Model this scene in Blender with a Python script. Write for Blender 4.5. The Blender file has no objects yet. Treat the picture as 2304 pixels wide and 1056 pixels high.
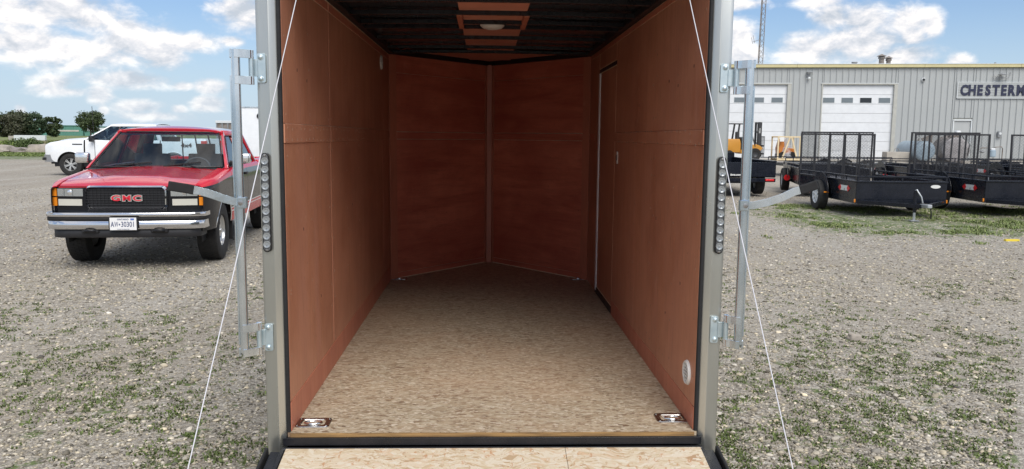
import bpy, bmesh, math, random
import numpy as np
from mathutils import Vector, Matrix, noise
R=math.radians; PI=math.pi
sc=bpy.context.scene; COL=sc.collection
sc.cycles.diffuse_bounces=8; sc.cycles.max_bounces=14; sc.cycles.transparent_max_bounces=12
random.seed(7); rng=np.random.default_rng(7)
# ---------------------------------------------------------------- camera
YAW,PITCH,ROLL,FPX=0.03521,0.12209,0.00915,1795.0
cd=bpy.data.cameras.new('camera'); cam=bpy.data.objects.new('camera',cd); COL.objects.link(cam); sc.camera=cam
_f=Vector((math.sin(YAW)*math.cos(PITCH),math.cos(YAW)*math.cos(PITCH),-math.sin(PITCH)))
_r=Vector((math.cos(YAW),-math.sin(YAW),0)); _u=_r.cross(_f)
_r2=_r*math.cos(ROLL)+_u*math.sin(ROLL); _u2=_u*math.cos(ROLL)-_r*math.sin(ROLL)
_m=Matrix((_r2,_u2,-_f)).transposed().to_4x4(); _m.translation=Vector((-0.04177,-2.9467,1.58)); cam.matrix_world=_m
cd.sensor_width=36; cd.lens=FPX/2304*36; cd.clip_start=.05; cd.clip_end=5000
# ---------------------------------------------------------------- light
SUN_EL,SUN_AZ=R(49),R(166)      # azimuth from +Y towards +X
sl=bpy.data.lights.new('sun','SUN'); sl.energy=2.35; sl.angle=R(42); sl.color=(1,.95,.88)
so=bpy.data.objects.new('sun',sl); COL.objects.link(so); so.location=(0,0,30)
_sd=Vector((math.sin(SUN_AZ)*math.cos(SUN_EL),math.cos(SUN_AZ)*math.cos(SUN_EL),math.sin(SUN_EL)))
so.rotation_euler=_sd.to_track_quat('Z','Y').to_euler()
vs=sc.view_settings; vs.view_transform='Standard'; vs.look='None'; vs.exposure=0.58; vs.gamma=1; vs.use_curve_mapping=False
BLOBS=[(-29.2, 7.2, 3.7, 1.34), (-26.6, 7.8, 2.0, 1.12), (-25.2, 7.0, 2.2, 1.15), (-23.6, 6.7, 1.5, 0.51), (-29.5, 5.3, 1.8, 1.28), (-27.7, 5.1, 2.4, 1.34), (-25.5, 5.1, 2.6, 1.09), (-23.0, 5.8, 3.0, 1.09), (-21.3, 5.4, 1.5, 1.34), (-19.7, 5.9, 2.0, 0.64), (-23.1, 3.4, 2.7, 0.54), (-20.2, 3.1, 0.8, 0.32), (-27.6, 3.0, 1.2, 0.64), (-27.1, 2.5, 1.6, 0.29), (-25.1, 2.4, 0.7, 0.58), (-18.6, 3.1, 1.0, 0.42), (-18.7, 2.0, 1.1, 0.45), (-22.9, 1.7, 1.4, 0.38), (-20.5, 1.6, 0.5, 0.29), (-22.0, 1.1, 1.9, 0.29), (-24.9, 1.4, 0.3, 0.26), (-29.4, 1.4, 0.3, 0.29), (-16.3, 8.1, 1.8, 1.34), (-17.1, 6.1, 0.8, 0.32), (16.7, 8.9, 2.1, 0.42), (17.4, 7.0, 1.2, 1.09), (17.8, 5.7, 1.4, 0.77), (22.3, 8.9, 1.3, 0.45), (23.2, 7.9, 1.1, 0.77), (25.2, 7.6, 1.6, 1.02), (27.8, 7.5, 1.3, 0.96), (29.1, 7.3, 0.6, 0.96), (22.0, 5.9, 2.1, 1.09), (25.4, 6.2, 2.5, 1.15), (27.5, 5.3, 2.3, 0.77), (28.0, 6.5, 0.9, 0.7), (30.8, 4.8, 0.8, 0.51), (14.4, 6.7, 1.8, 0.96), (12.1, 5.8, 1.5, 0.64)]
world=bpy.data.worlds.new('World'); sc.world=world; world.use_nodes=True
class NT:
    """short hand for building node trees"""
    def __init__(s,nt): s.nt=nt; nt.nodes.clear()
    def n(s,t,**k):
        nd=s.nt.nodes.new(t)
        for a,b in k.items(): setattr(nd,a,b)
        return nd
    def set(s,sock,v):
        if isinstance(v,bpy.types.NodeSocket): s.nt.links.new(v,sock)
        elif isinstance(v,bpy.types.Node): s.nt.links.new(v.outputs[0],sock)
        elif v is not None: sock.default_value=v
    def m(s,op,a,b=None,c=None,clamp=False):
        nd=s.n('ShaderNodeMath',operation=op,use_clamp=clamp)
        for i,v in enumerate((a,b,c)): s.set(nd.inputs[i],v)
        return nd.outputs[0]
    def v(s,op,a,b=None,out=0,scale=None):
        nd=s.n('ShaderNodeVectorMath',operation=op); s.set(nd.inputs[0],a)
        if b is not None: s.set(nd.inputs[1],b)
        if scale is not None: s.set(nd.inputs['Scale'],scale)
        return nd.outputs[out]
    def noise(s,vec,scale,detail=4,rough=.5,dist=0,col=False,lac=2):
        nd=s.n('ShaderNodeTexNoise'); s.set(nd.inputs['Vector'],vec); nd.inputs['Scale'].default_value=scale
        nd.inputs['Detail'].default_value=detail; nd.inputs['Roughness'].default_value=rough; nd.inputs['Distortion'].default_value=dist; nd.inputs['Lacunarity'].default_value=lac
        return nd.outputs[1 if col else 0]
    def ramp(s,fac,pts,interp='LINEAR'):
        nd=s.n('ShaderNodeValToRGB'); cr=nd.color_ramp; cr.interpolation=interp
        while len(cr.elements)<len(pts): cr.elements.new(.5)
        for e,(p,c) in zip(cr.elements,pts):
            e.position=p; e.color=c if len(c)==4 else (*c,1)
        s.set(nd.inputs[0],fac); return nd.outputs[0]
    def mr(s,v,a,b,c=0,d=1,smooth=False):
        nd=s.n('ShaderNodeMapRange'); 
        if smooth: nd.interpolation_type='SMOOTHSTEP'
        for i,x in enumerate((v,a,b,c,d)): s.set(nd.inputs[i],x)
        return nd.outputs[0]
    def mix(s,f,a,b,mode='MIX'):
        nd=s.n('ShaderNodeMix',data_type='RGBA',blend_type=mode); s.set(nd.inputs[0],f)
        for i,x in ((6,a),(7,b)): s.set(nd.inputs[i],(*x,1) if isinstance(x,tuple) and len(x)==3 else x)
        return nd.outputs[2]
    def vor(s,vec,scale,feat='F1',out='Color',rand=1):
        nd=s.n('ShaderNodeTexVoronoi',feature=feat); s.set(nd.inputs['Vector'],vec); nd.inputs['Scale'].default_value=scale; nd.inputs['Randomness'].default_value=rand
        return nd.outputs[out]
w=NT(world.node_tree)
SKY_STR=.13
sky=w.n('ShaderNodeTexSky',sky_type='NISHITA',sun_disc=False,sun_elevation=SUN_EL,sun_rotation=SUN_AZ,altitude=200,air_density=1.0,dust_density=1.2,ozone_density=1.6)
dirn=w.v('NORMALIZE',w.n('ShaderNodeTexCoord').outputs['Generated'])
sp=w.n('ShaderNodeSeparateXYZ'); w.set(sp.inputs[0],dirn)
az=w.m('MULTIPLY',w.m('ARCTAN2',sp.outputs[0],sp.outputs[1]),180/PI); el=w.m('MULTIPLY',w.m('ARCSINE',sp.outputs[2]),180/PI)
cb=w.n('ShaderNodeCombineXYZ'); w.set(cb.inputs[0],az); w.set(cb.inputs[1],el); ae=cb.outputs[0]
# noise lives on the sphere; squeezed in height towards the horizon like real cloud rows
sq=w.v('MULTIPLY',dirn,(1,1,1.7))
n1=w.noise(sq,26,7,.6,.3); n2=w.noise(sq,9,3,.5)
dmin=None
for (a,e,rx,ry) in BLOBS:
    q=w.v('MULTIPLY',w.v('SUBTRACT',ae,(a,e,0)),(1/(rx*1.12),1/(ry*1.15),0)); d=w.v('LENGTH',q,out=1)
    dmin=d if dmin is None else w.m('SMOOTH_MIN',dmin,d,.35)
dens=w.m('ADD',w.m('SUBTRACT',1.0,dmin),w.m('MULTIPLY',w.m('SUBTRACT',n1,.5),1.9))
# the rest of the sky carries scattered clouds of the same kind
gen=w.m('ADD',w.m('MULTIPLY',w.m('SUBTRACT',w.noise(w.v('MULTIPLY',dirn,(1,1,1.5)),3.2,8,.58,.2),.46),5.0),w.m('MULTIPLY',w.m('SUBTRACT',n1,.5),1.2))
inview=w.m('MULTIPLY',w.mr(w.m('ABSOLUTE',az),34,40,1,0),w.mr(el,9.5,13,1,0))
dens=w.m('ADD',w.m('MULTIPLY',dens,inview),w.m('MULTIPLY',gen,w.m('SUBTRACT',1,inview)))
cov=w.mr(dens,-.28,.62,0,1,True)
# bulges: light from above, darker flat bases
n3=w.noise(w.v('ADD',sq,(0,0,.02)),26,7,.6,.3)
shade=w.m('ADD',w.m('MULTIPLY',w.m('SUBTRACT',n1,n3),2.6),w.m('MULTIPLY',w.m('SUBTRACT',n2,.5),1.6))
ccol=w.ramp(w.m('ADD',.55,shade,clamp=True),[(0,(.56,.61,.68)),(.45,(.80,.81,.85)),(.75,(1.0,.97,.96)),(1,(1.12,1.1,1.08))])
ccol=w.v('SCALE',ccol,scale=.71/SKY_STR)
hz=w.mr(el,0,10,.85,.22,True)
skyc=w.v('MULTIPLY',sky.outputs[0],(.40,.52,.67)); skyc=w.mix(hz,skyc,tuple(x/SKY_STR for x in (.42,.51,.595)))
skyc=w.mix(w.m('MULTIPLY',cov,w.mr(el,-.5,5,.55,.97)),skyc,ccol)
bg=w.n('ShaderNodeBackground'); w.set(bg.inputs[0],skyc); bg.inputs[1].default_value=SKY_STR
wo=w.n('ShaderNodeOutputWorld'); w.set(wo.inputs[0],bg)
# ---------------------------------------------------------------- materials
MATS={}
def _std(name,t,base,rough,metal,bumpsock,bstr,bdist,**kw):
    b=t.n('ShaderNodeBsdfPrincipled'); t.set(b.inputs['Base Color'],(*base,1) if isinstance(base,tuple) else base)
    t.set(b.inputs['Roughness'],rough); t.set(b.inputs['Metallic'],metal)
    for k,v in kw.items(): t.set(b.inputs[k.replace('_',' ')],v)
    if bumpsock is not None:
        bp=t.n('ShaderNodeBump'); bp.inputs['Strength'].default_value=bstr; bp.inputs['Distance'].default_value=bdist; t.set(bp.inputs['Height'],bumpsock); t.set(b.inputs['Normal'],bp)
    o=t.n('ShaderNodeOutputMaterial'); t.set(o.inputs[0],b); return b
def newmat(name):
    m=bpy.data.materials.new(name); m.use_nodes=True; MATS[name]=m; return m,NT(m.node_tree)
def M(name,c1,c2=None,scale=6,stretch=(1,1,1),rough=.5,rvar=.1,metal=0,bump=0,bdist=.004,detail=5,lo=.35,hi=.65,**kw):
    """two-tone noisy material"""
    m,t=newmat(name); tc=t.n('ShaderNodeTexCoord').outputs['Object']; vec=t.v('MULTIPLY',tc,stretch)
    nz=t.noise(vec,scale,detail,.6)
    c2=c2 or tuple(x*.8 for x in c1)
    col=t.mix(t.mr(nz,lo,hi),c1,c2)
    rg=t.mr(t.noise(vec,scale*2.7,4),.3,.7,rough-rvar/2,rough+rvar/2)
    _std(name,t,col,rg,metal,nz if bump else None,bump,bdist,**kw); return m
def gloss(name,c,rough=.3,metal=0,**kw):
    return M(name,c,tuple(x*.93 for x in c),3,rough=rough,rvar=.06,metal=metal,**kw)
# ---------------------------------------------------------------- mesh helpers
class MB:
    def __init__(s): s.v=[]; s.f=[]; s.mi=[]; s.m=0; s.T=None
    def add(s,vs,fs):
        o=len(s.v)
        for p in vs:
            p=Vector(p); s.v.append(tuple(s.T@p) if s.T is not None else tuple(p))
        for f in fs: s.f.append(tuple(o+i for i in f)); s.mi.append(s.m)
        return s
    def box(s,x0,x1,y0,y1,z0,z1):
        return s.add([(x0,y0,z0),(x1,y0,z0),(x1,y1,z0),(x0,y1,z0),(x0,y0,z1),(x1,y0,z1),(x1,y1,z1),(x0,y1,z1)],
            [(0,3,2,1),(4,5,6,7),(0,1,5,4),(1,2,6,5),(2,3,7,6),(3,0,4,7)])
    def bar(s,p0,p1,a,b,up=(0,0,1)):
        """rectangular bar, width a (across up), height b (along up)"""
        p0=Vector(p0);p1=Vector(p1);d=(p1-p0).normalized();up=Vector(up)
        if abs(d.dot(up))>.99: up=Vector((0,1,0))
        x=d.cross(up).normalized();y=x.cross(d)
        vs=[p+x*i*a/2+y*j*b/2 for p in (p0,p1) for i,j in ((-1,-1),(1,-1),(1,1),(-1,1))]
        return s.add(vs,[(0,3,2,1),(4,5,6,7),(0,1,5,4),(1,2,6,5),(2,3,7,6),(3,0,4,7)])
    def sweep(s,path,prof,up=(0,0,1),closed=True,caps=True,scl=None):
        """sweep 2-D profile [(a,b)] along path; a across up, b along up"""
        P=[Vector(p) for p in path]; n=len(prof); vs=[]; up0=Vector(up)
        for i,p in enumerate(P):
            d=((P[min(i+1,len(P)-1)]-P[max(i-1,0)])).normalized()
            u=up0 if abs(d.dot(up0))<.99 else Vector((0,1,0))
            x=d.cross(u).normalized(); y=x.cross(d); k=scl[i] if scl else 1
            vs+=[p+x*a*k+y*b*k for a,b in prof]
        fs=[]
        for i in range(len(P)-1):
            for j in range(n if closed else n-1):
                k=(j+1)%n; fs.append((i*n+j,i*n+k,(i+1)*n+k,(i+1)*n+j))
        if caps and closed: fs+= [tuple(range(n-1,-1,-1)),tuple((len(P)-1)*n+j for j in range(n))]
        return s.add(vs,fs)
    def tube(s,path,r,n=10,caps=True,scl=None):
        return s.sweep(path,[(r*math.cos(2*PI*i/n),r*math.sin(2*PI*i/n)) for i in range(n)],caps=caps,scl=scl)
    def cyl(s,p0,p1,r,n=16,r2=None):
        return s.tube([p0,p1],r,n,scl=[1,(r2/r if r2 is not None else 1)])
    def lathe(s,c,axis,prof,n=24,close=False):
        """prof [(r,h)] about axis through c"""
        c=Vector(c);ax=Vector(axis).normalized();x=ax.orthogonal().normalized();y=ax.cross(x);k=len(prof)
        vs=[c+ax*h+(x*math.cos(2*PI*i/n)+y*math.sin(2*PI*i/n))*r for i in range(n) for r,h in prof]
        fs=[]
        for i in range(n):
            j=(i+1)%n
            for q in range(k if close else k-1):
                p=(q+1)%k; fs.append((i*k+q,i*k+p,j*k+p,j*k+q))
        return s.add(vs,fs)
    def disc(s,c,axis,r,n=20):
        c=Vector(c);ax=Vector(axis).normalized();x=ax.orthogonal().normalized();y=ax.cross(x)
        return s.add([c+(x*math.cos(2*PI*i/n)+y*math.sin(2*PI*i/n))*r for i in range(n)],[tuple(range(n))])
    def sph(s,c,r,n=12,m=8,sq=(1,1,1)):
        c=Vector(c); vs=[c+Vector((0,0,r*sq[2]))]
        for i in range(1,m):
            t=PI*i/m
            for j in range(n):
                a=2*PI*j/n; vs.append(c+Vector((r*sq[0]*math.sin(t)*math.cos(a),r*sq[1]*math.sin(t)*math.sin(a),r*sq[2]*math.cos(t))))
        vs.append(c-Vector((0,0,r*sq[2]))); fs=[(0,1+j,1+(j+1)%n) for j in range(n)]
        for i in range(m-2):
            for j in range(n):
                a=1+i*n+j;b=1+i*n+(j+1)%n; fs.append((a,a+n,b+n,b))
        L=len(vs)-1; fs+=[(L,1+(m-2)*n+(j+1)%n,1+(m-2)*n+j) for j in range(n)]
        return s.add(vs,fs)
    def prism(s,poly,t0,t1,fn):
        """poly 2-D, extruded t0..t1; fn(a,b,t)->3-D"""
        n=len(poly); vs=[fn(a,b,t0) for a,b in poly]+[fn(a,b,t1) for a,b in poly]
        return s.add(vs,[tuple(range(n-1,-1,-1)),tuple(range(n,2*n))]+[(i,(i+1)%n,n+(i+1)%n,n+i) for i in range(n)])
    def grid(s,rows):
        """rows of equal-length point lists -> quad sheet"""
        k=len(rows[0]); vs=[p for r in rows for p in r]
        return s.add(vs,[(i*k+j,i*k+j+1,(i+1)*k+j+1,(i+1)*k+j) for i in range(len(rows)-1) for j in range(k-1)])
    def build(s,name,mat,parent=None,bevel=0,seg=1,smooth=None,label=None,solid=0,kind=None,weld=False):
        me=bpy.data.meshes.new(name); me.from_pydata(s.v,[],s.f)
        mats=mat if isinstance(mat,(list,tuple)) else [mat]
        for m_ in mats: me.materials.append(MATS[m_] if isinstance(m_,str) else m_)
        if len(mats)>1: me.polygons.foreach_set('material_index',s.mi)
        if bevel or solid or weld or True:
            bm=bmesh.new(); bm.from_mesh(me)
            if weld or solid: bmesh.ops.remove_doubles(bm,verts=bm.verts,dist=1e-5)
            bmesh.ops.recalc_face_normals(bm,faces=bm.faces)
            if solid: bmesh.ops.solidify(bm,geom=bm.faces[:],thickness=solid)
            if bevel:
                es=[e for e in bm.edges if len(e.link_faces)==2 and e.calc_face_angle(0)>R(35)]
                bmesh.ops.bevel(bm,geom=es,offset=bevel,segments=seg,profile=.6,affect='EDGES',clamp_overlap=True)
            bm.to_mesh(me); bm.free()
        if smooth is not None:
            me.polygons.foreach_set('use_smooth',[True]*len(me.polygons)); me.set_sharp_from_angle(angle=R(smooth))
        o=bpy.data.objects.new(name,me); COL.objects.link(o)
        if parent is not None: o.parent=parent
        if label: o['label']=label
        if kind: o['kind']=kind
        return o
def tag(o,label=None,cat=None,group=None,kind=None):
    for k,v in (('label',label),('category',cat),('group',group),('kind',kind)):
        if v: o[k]=v
    return o
def thing(name,label,cat,loc=(0,0,0),rz=0,group=None,scale=1,parent=None):
    o=bpy.data.objects.new(name,None); COL.objects.link(o); o.location=loc; o.rotation_euler=(0,0,rz); o.scale=(scale,)*3
    o.empty_display_size=.2
    return tag(o,label,cat,group)
def pempty(name,parent,loc=(0,0,0)):
    o=bpy.data.objects.new(name,None); COL.objects.link(o); o.parent=parent; o.location=loc; return o
def copy_tree(o,parent=None):
    c=o.copy(); COL.objects.link(c)
    if parent is not None: c.parent=parent
    for ch in [x for x in KIDS.get(o.name,[])]: copy_tree(ch,c)
    return c
KIDS={}
def index_kids():
    KIDS.clear()
    for o in bpy.data.objects:
        if o.parent: KIDS.setdefault(o.parent.name,[]).append(o)
def text_mesh(txt,size,depth=.002,bold=0,shear=0):
    """mesh of a text, in its xy plane, origin at left base line"""
    cu=bpy.data.curves.new('t','FONT'); cu.body=txt; cu.size=size; cu.extrude=depth; cu.offset=bold; cu.shear=shear; cu.resolution_u=3
    ob=bpy.data.objects.new('t',cu); COL.objects.link(ob)
    dg=bpy.context.evaluated_depsgraph_get(); dg.update()
    me=bpy.data.meshes.new_from_object(ob.evaluated_get(dg)); bpy.data.objects.remove(ob); bpy.data.curves.remove(cu)
    return me
def text(name,txt,size,mat,mw,parent=None,depth=.002,bold=0,sx=1,shear=0,center=True):
    """text placed by matrix mw (x right, y up, z out)"""
    me=text_mesh(txt,size,depth,bold,shear); n=len(me.vertices)
    a=np.empty(n*3); me.vertices.foreach_get('co',a); a=a.reshape(-1,3); a[:,0]*=sx
    if center and n: a[:,0]-=(a[:,0].min()+a[:,0].max())/2; a[:,1]-=(a[:,1].min()+a[:,1].max())/2
    M4=np.array(mw); a=a@M4[:3,:3].T+M4[:3,3]; me.vertices.foreach_set('co',a.ravel()); me.update()
    me.materials.clear(); me.materials.append(MATS[mat])
    o=bpy.data.objects.new(name,me); COL.objects.link(o)
    if parent is not None: o.parent=parent
    return o
def frame(origin,xa,ya):
    xa=Vector(xa).normalized();ya=Vector(ya);ya=(ya-xa*ya.dot(xa)).normalized();za=xa.cross(ya)
    m=Matrix((xa,ya,za)).transposed().to_4x4(); m.translation=Vector(origin); return m
def rrect(w,h,r,n=4):
    """rounded rectangle outline centred on 0"""
    return [(sx*(w/2-r)+r*math.cos(a),sy*(h/2-r)+r*math.sin(a)) for sx,sy,a0 in ((1,1,0),(-1,1,90),(-1,-1,180),(1,-1,270)) for a in [R(a0+90*i/n) for i in range(n+1)]]
def ss(a,b,x):
    t=np.clip((x-a)/(b-a),0,1); return t*t*(3-2*t)
def ground_z(x,y):
    return .40*ss(19,43,y)*ss(-3,7,x)+.4*ss(60,300,y)*(1-ss(-3,7,x))
# ---------------------------------------------------------------- surface materials
def ply(name,c1,c2,c3,axis,rough=.46):
    """red-brown lauan ply: blotches, fine pores along the grain, pale scuffs"""
    m,t=newmat(name); tc=t.n('ShaderNodeTexCoord').outputs['Object']
    st=(70,70,5) if axis=='z' else (5,5,70); st2=(7,7,.9) if axis=='z' else (.9,.9,7)
    blot=t.noise(tc,1.6,6,.62,.3); mid=t.noise(t.v('MULTIPLY',tc,st2),1.2,7,.65,.6); fine=t.noise(t.v('MULTIPLY',tc,st),1.0,4,.7)
    c=t.mix(t.mr(blot,.36,.64),c1,c2); c=t.mix(t.mr(mid,.40,.66,0,.75),c,c3)
    c=t.mix(t.mr(fine,.52,.72,0,.35),c,tuple(x*.45 for x in c2)); c=t.mix(t.mr(t.noise(tc,11,5,.7),.62,.74,0,.28),c,(.62,.36,.25))
    spk=t.vor(t.v('MULTIPLY',tc,(1,1,.5)),19,out='Distance'); c=t.mix(t.mr(spk,.035,.06,.7,0),c,(.08,.03,.02))
    _std(name,t,c,t.mr(mid,.3,.7,rough-.07,rough+.1),0,t.m('ADD',mid,fine),.18,.0015)
ply('plywood',(.56,.25,.145),(.40,.155,.085),(.48,.215,.14),'z')
ply('plywood_nose',(.70,.235,.145),(.50,.135,.085),(.38,.085,.055),'x',.38)  # red lauan, base colour brightened to stand in for light missing at the nose
ply('plywood_lifted',(.80,.36,.25),(.70,.28,.19),(.66,.27,.18),'x')  # ceiling ply, light painted in: paler copy because little bounce reaches the roof
gloss('bright_aluminium',(.86,.88,.90),.35,.15)
ply('plywood_trim',(.56,.20,.115),(.44,.14,.085),(.48,.17,.11),'z')
M('joint_wood',(.80,.68,.50),(.66,.52,.36),20,rough=.8)
M('edge_wood',(.34,.20,.075),(.12,.07,.03),14,(.3,1,6),rough=.8,bump=.3)
M('black_steel',(.006,.007,.010),(.014,.014,.018),9,rough=.3,rvar=.2,bump=.05,Specular_IOR_Level=.4)
M('black_satin',(.008,.008,.010),(.014,.014,.016),9,rough=.5)
M('roof_liner',(.012,.015,.019),(.022,.022,.026),2,(1,.3,1),rough=.2,rvar=.06)
M('rubber',(.006,.006,.007),(.011,.011,.012),20,rough=.75)
M('galvanised',(.80,.84,.87),(.52,.60,.66),9,(1,1,.3),rough=.22,rvar=.16,metal=1,bump=.04)
M('zinc_plate',(.60,.68,.70),(.48,.58,.62),16,rough=.38,rvar=.14,metal=.85)
M('post_metal',(.56,.565,.53),(.45,.455,.42),3,(1,1,.2),rough=.33,rvar=.14,metal=.85,bump=.05,detail=8)
gloss('white_plastic',(.75,.74,.70),.45); gloss('strap_yellow',(.75,.58,.05),.5); gloss('cable_white',(.58,.58,.62),.5)
M('steel_pan',(.45,.44,.43),(.30,.29,.28),12,rough=.28,metal=1)
gloss('chrome',(.85,.86,.88),.08,1); gloss('skin_pewter',(.22,.23,.21),.35,.6)
# weathered floor board: matted strands lying mostly across the trailer
m,t=newmat('floor_board'); tc=t.n('ShaderNodeTexCoord').outputs['Object']
wb=t.v('ADD',tc,t.v('SCALE',t.noise(tc,6,3,col=True),scale=.05))
big=t.noise(tc,1.3,5,.6); n1=t.noise(t.v('MULTIPLY',wb,(34,95,20)),1.0,6,.75,.6); n3=t.noise(t.v('MULTIPLY',wb,(42,150,1)),1,4,.65)
va=t.vor(t.v('MULTIPLY',wb,(30,88,1)),1.0); vb=t.vor(t.v('MULTIPLY',wb,(60,170,1)),1.0)
def sc1(c,i=0):
    q_=t.n('ShaderNodeSeparateColor'); t.set(q_.inputs[0],c); return q_.outputs[i]
P_=[(0,(.19,.12,.07)),(.2,(.32,.24,.15)),(.55,(.42,.345,.245)),(.85,(.49,.425,.315)),(1,(.58,.53,.42))]
base=t.mix(t.m('GREATER_THAN',sc1(va,1),.5),t.ramp(sc1(va),P_),t.ramp(sc1(vb),P_))
base=t.mix(.45,base,t.ramp(n1,[(.3,(.18,.12,.075)),(.5,(.39,.32,.225)),(.7,(.51,.44,.33))]))
base=t.mix(t.m('MULTIPLY',t.m('GREATER_THAN',sc1(va,2),.94),.75),base,(.15,.085,.05)); base=t.mix(t.m('MULTIPLY',t.m('GREATER_THAN',sc1(vb,2),.92),.7),base,(.12,.07,.04)); base=t.mix(t.m('MULTIPLY',t.m('LESS_THAN',sc1(vb,2),.08),.6),base,(.74,.66,.54))
base=t.mix(t.mr(n3,.60,.66,0,.92),base,(.07,.04,.025)); base=t.mix(t.mr(big,.42,.72,0,.35),base,(.46,.29,.18))
_std('floor_board',t,base,.6,0,n1,.4,.002)
# fresh strand board: overlapping flakes, each its own tint and direction
m,t=newmat('strand_board'); tc=t.n('ShaderNodeTexCoord').outputs['Object']
wob=t.v('SCALE',t.noise(tc,5,3,col=True),scale=.16)
def flakes(rot,sc_,st,off):
    mp=t.n('ShaderNodeMapping'); t.set(mp.inputs[0],t.v('ADD',tc,wob)); mp.inputs['Rotation'].default_value=(0,0,rot); mp.inputs['Scale'].default_value=st; mp.inputs['Location'].default_value=(off,off*.7,0)
    nd=t.n('ShaderNodeTexVoronoi'); t.set(nd.inputs[0],mp); nd.inputs['Scale'].default_value=sc_
    return nd.outputs['Color'],nd.outputs['Distance']
c1,d1=flakes(.3,22,(1,2.6,1),0);c2,d2=flakes(1.4,27,(1,3.4,1),3.1);c3,d3=flakes(2.3,58,(1,3.6,1),5.7)
def sepx(c):
    s_=t.n('ShaderNodeSeparateColor'); t.set(s_.inputs[0],c); return s_.outputs
F=[(0,(.36,.23,.13)),(.12,(.48,.38,.25)),(.5,(.56,.475,.35)),(.8,(.59,.53,.43)),(1,(.52,.37,.24))]
a=t.ramp(sepx(c1)[0],F); b_=t.ramp(sepx(c2)[0],F); c_=t.ramp(sepx(c3)[0],F)
base=t.mix(t.m('GREATER_THAN',sepx(c2)[1],.55),a,b_); base=t.mix(t.m('GREATER_THAN',sepx(c3)[1],.66),base,c_)
sp2=t.noise(t.v('ADD',tc,wob),85,3,.6); base=t.mix(t.mr(sp2,.66,.70),base,(.30,.16,.08))
base=t.mix(t.mr(t.noise(t.v('MULTIPLY',t.v('ADD',tc,wob),(1,.45,1)),60,3,.6),.62,.67,0,.8),base,(.42,.22,.11))
_std('strand_board',t,base,.6,0,t.m('ADD',sepx(c1)[2],sepx(c2)[2]),.25,.002)
# gravel lot with weeds between the stones
m,t=newmat('gravel'); tc=t.n('ShaderNodeTexCoord').outputs['Object']
wz=t.v('ADD',tc,t.v('SCALE',t.noise(tc,18,2,col=True),scale=.03))
va=t.vor(wz,42); vb=t.vor(wz,105); vd=t.vor(wz,42,out='Distance'); vd2=t.vor(wz,105,out='Distance')
def sx_(c,i=0):
    s_=t.n('ShaderNodeSeparateColor'); t.set(s_.inputs[0],c); return s_.outputs[i]
G=[(0,(.10,.09,.075)),(.22,(.22,.195,.16)),(.55,(.36,.325,.27)),(.8,(.47,.435,.375)),(1,(.66,.635,.58))]
ga=t.ramp(sx_(va),G); gb=t.ramp(sx_(vb),G)
trk=t.noise(t.v('MULTIPLY',tc,(.9,.12,1)),1.0,5,.6); med=t.noise(tc,3.2,5,.6)
col=t.mix(t.mr(med,.38,.62),ga,gb)
dustf=t.mr(t.noise(tc,.16,5,.55),.42,.62,.15,.72)
col=t.mix(dustf,col,t.mix(med,(.36,.315,.25),(.42,.38,.32)))
col=t.mix(t.mr(vd,.40,.8,0,.5),col,(.075,.063,.048)); lump=t.noise(t.v('MULTIPLY',tc,(1,1.6,1)),9,6,.75); col=t.mix(t.mr(lump,.50,.66,0,.30),col,(.17,.14,.10)); col=t.mix(t.mr(lump,.46,.34,0,.40),col,(.60,.555,.47))
# weeds painted only as small soil-hugging growth further off
xy=t.n('ShaderNodeSeparateXYZ'); t.set(xy.inputs[0],tc); X,Y=xy.outputs[0],xy.outputs[1]
band=t.m('MULTIPLY',t.m('MULTIPLY',t.mr(X,4.2,7,0,1,True),t.mr(Y,8.6,11.0,0,1,True)),t.mr(Y,13.5,17,1,0,True))
band=t.m('MAXIMUM',band,t.m('MULTIPLY',t.mr(Y,41,47,0,1,True),t.mr(X,-4,2,1,0,True)))
near=t.m('MULTIPLY',t.mr(Y,1.5,4.5,.5,0,True),1)
wn=t.m('ADD',t.noise(tc,5.5,6,.68),t.m('ADD',t.m('MULTIPLY',band,.20),t.m('MULTIPLY',near,.12)))
wmask=t.mr(wn,.62,.68)
green=t.mix(t.noise(tc,40,3),(.055,.085,.022),(.15,.20,.06))
col=t.mix(wmask,col,green)
col=t.mix(t.mr(trk,.50,.66,0,.38),col,(.235,.195,.150)); col=t.mix(t.mr(trk,.48,.34,0,.30),col,(.46,.435,.40))
_std('gravel',t,col,.85,0,t.m('ADD',t.m('MULTIPLY',vd,-1),t.m('MULTIPLY',vd2,-.4)),.9,.012)
M('field_grass',(.10,.145,.035),(.19,.20,.075),.35,(1,.4,1),rough=.9,bump=.4,bdist=.1,detail=8)
M('concrete',(.42,.39,.34),(.31,.285,.25),2.5,rough=.85,bump=.3,bdist=.004,detail=9)
# ---------------------------------------------------------------- ground
xs=np.unique(np.concatenate([np.linspace(-30,34,129),np.array([-900,-600,-400,-300,-200,-140,-100,-75,-60,-50,-40,-35,40,50,70,100,150,250,400,600,900])]))
ys=np.unique(np.concatenate([np.linspace(-12,60,121),np.array([-200,-80,-40,-20,65,70,80,100,130,170,220,300,400,600,900,1500])]))
gx,gy=np.meshgrid(xs,ys); gz=ground_z(gx,gy)
bmp=MB(); bmp.grid([[ (gx[i,j],gy[i,j],gz[i,j]) for j in range(len(xs))] for i in range(len(ys))])
o=bmp.build('ground','gravel',smooth=60); tag(o,'wide gravel yard with weeds pushing through the stones',kind='structure')
g=MB(); rows=[]
for y in (50,56,64,80,100,140,200,300,450,700,1100):
    rows.append([(x+ (1.5*math.sin(x*.21)+1.0*math.sin(x*.55+1) if False else 0),y+ (1.6*math.sin(x*.13)+.9*math.sin(x*.47+1) if y==50 else 0),float(ground_z(x,y))+.02) for x in [-700,-400,-250,-170,-120]+[-90+2*i for i in range(48)]])
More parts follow.
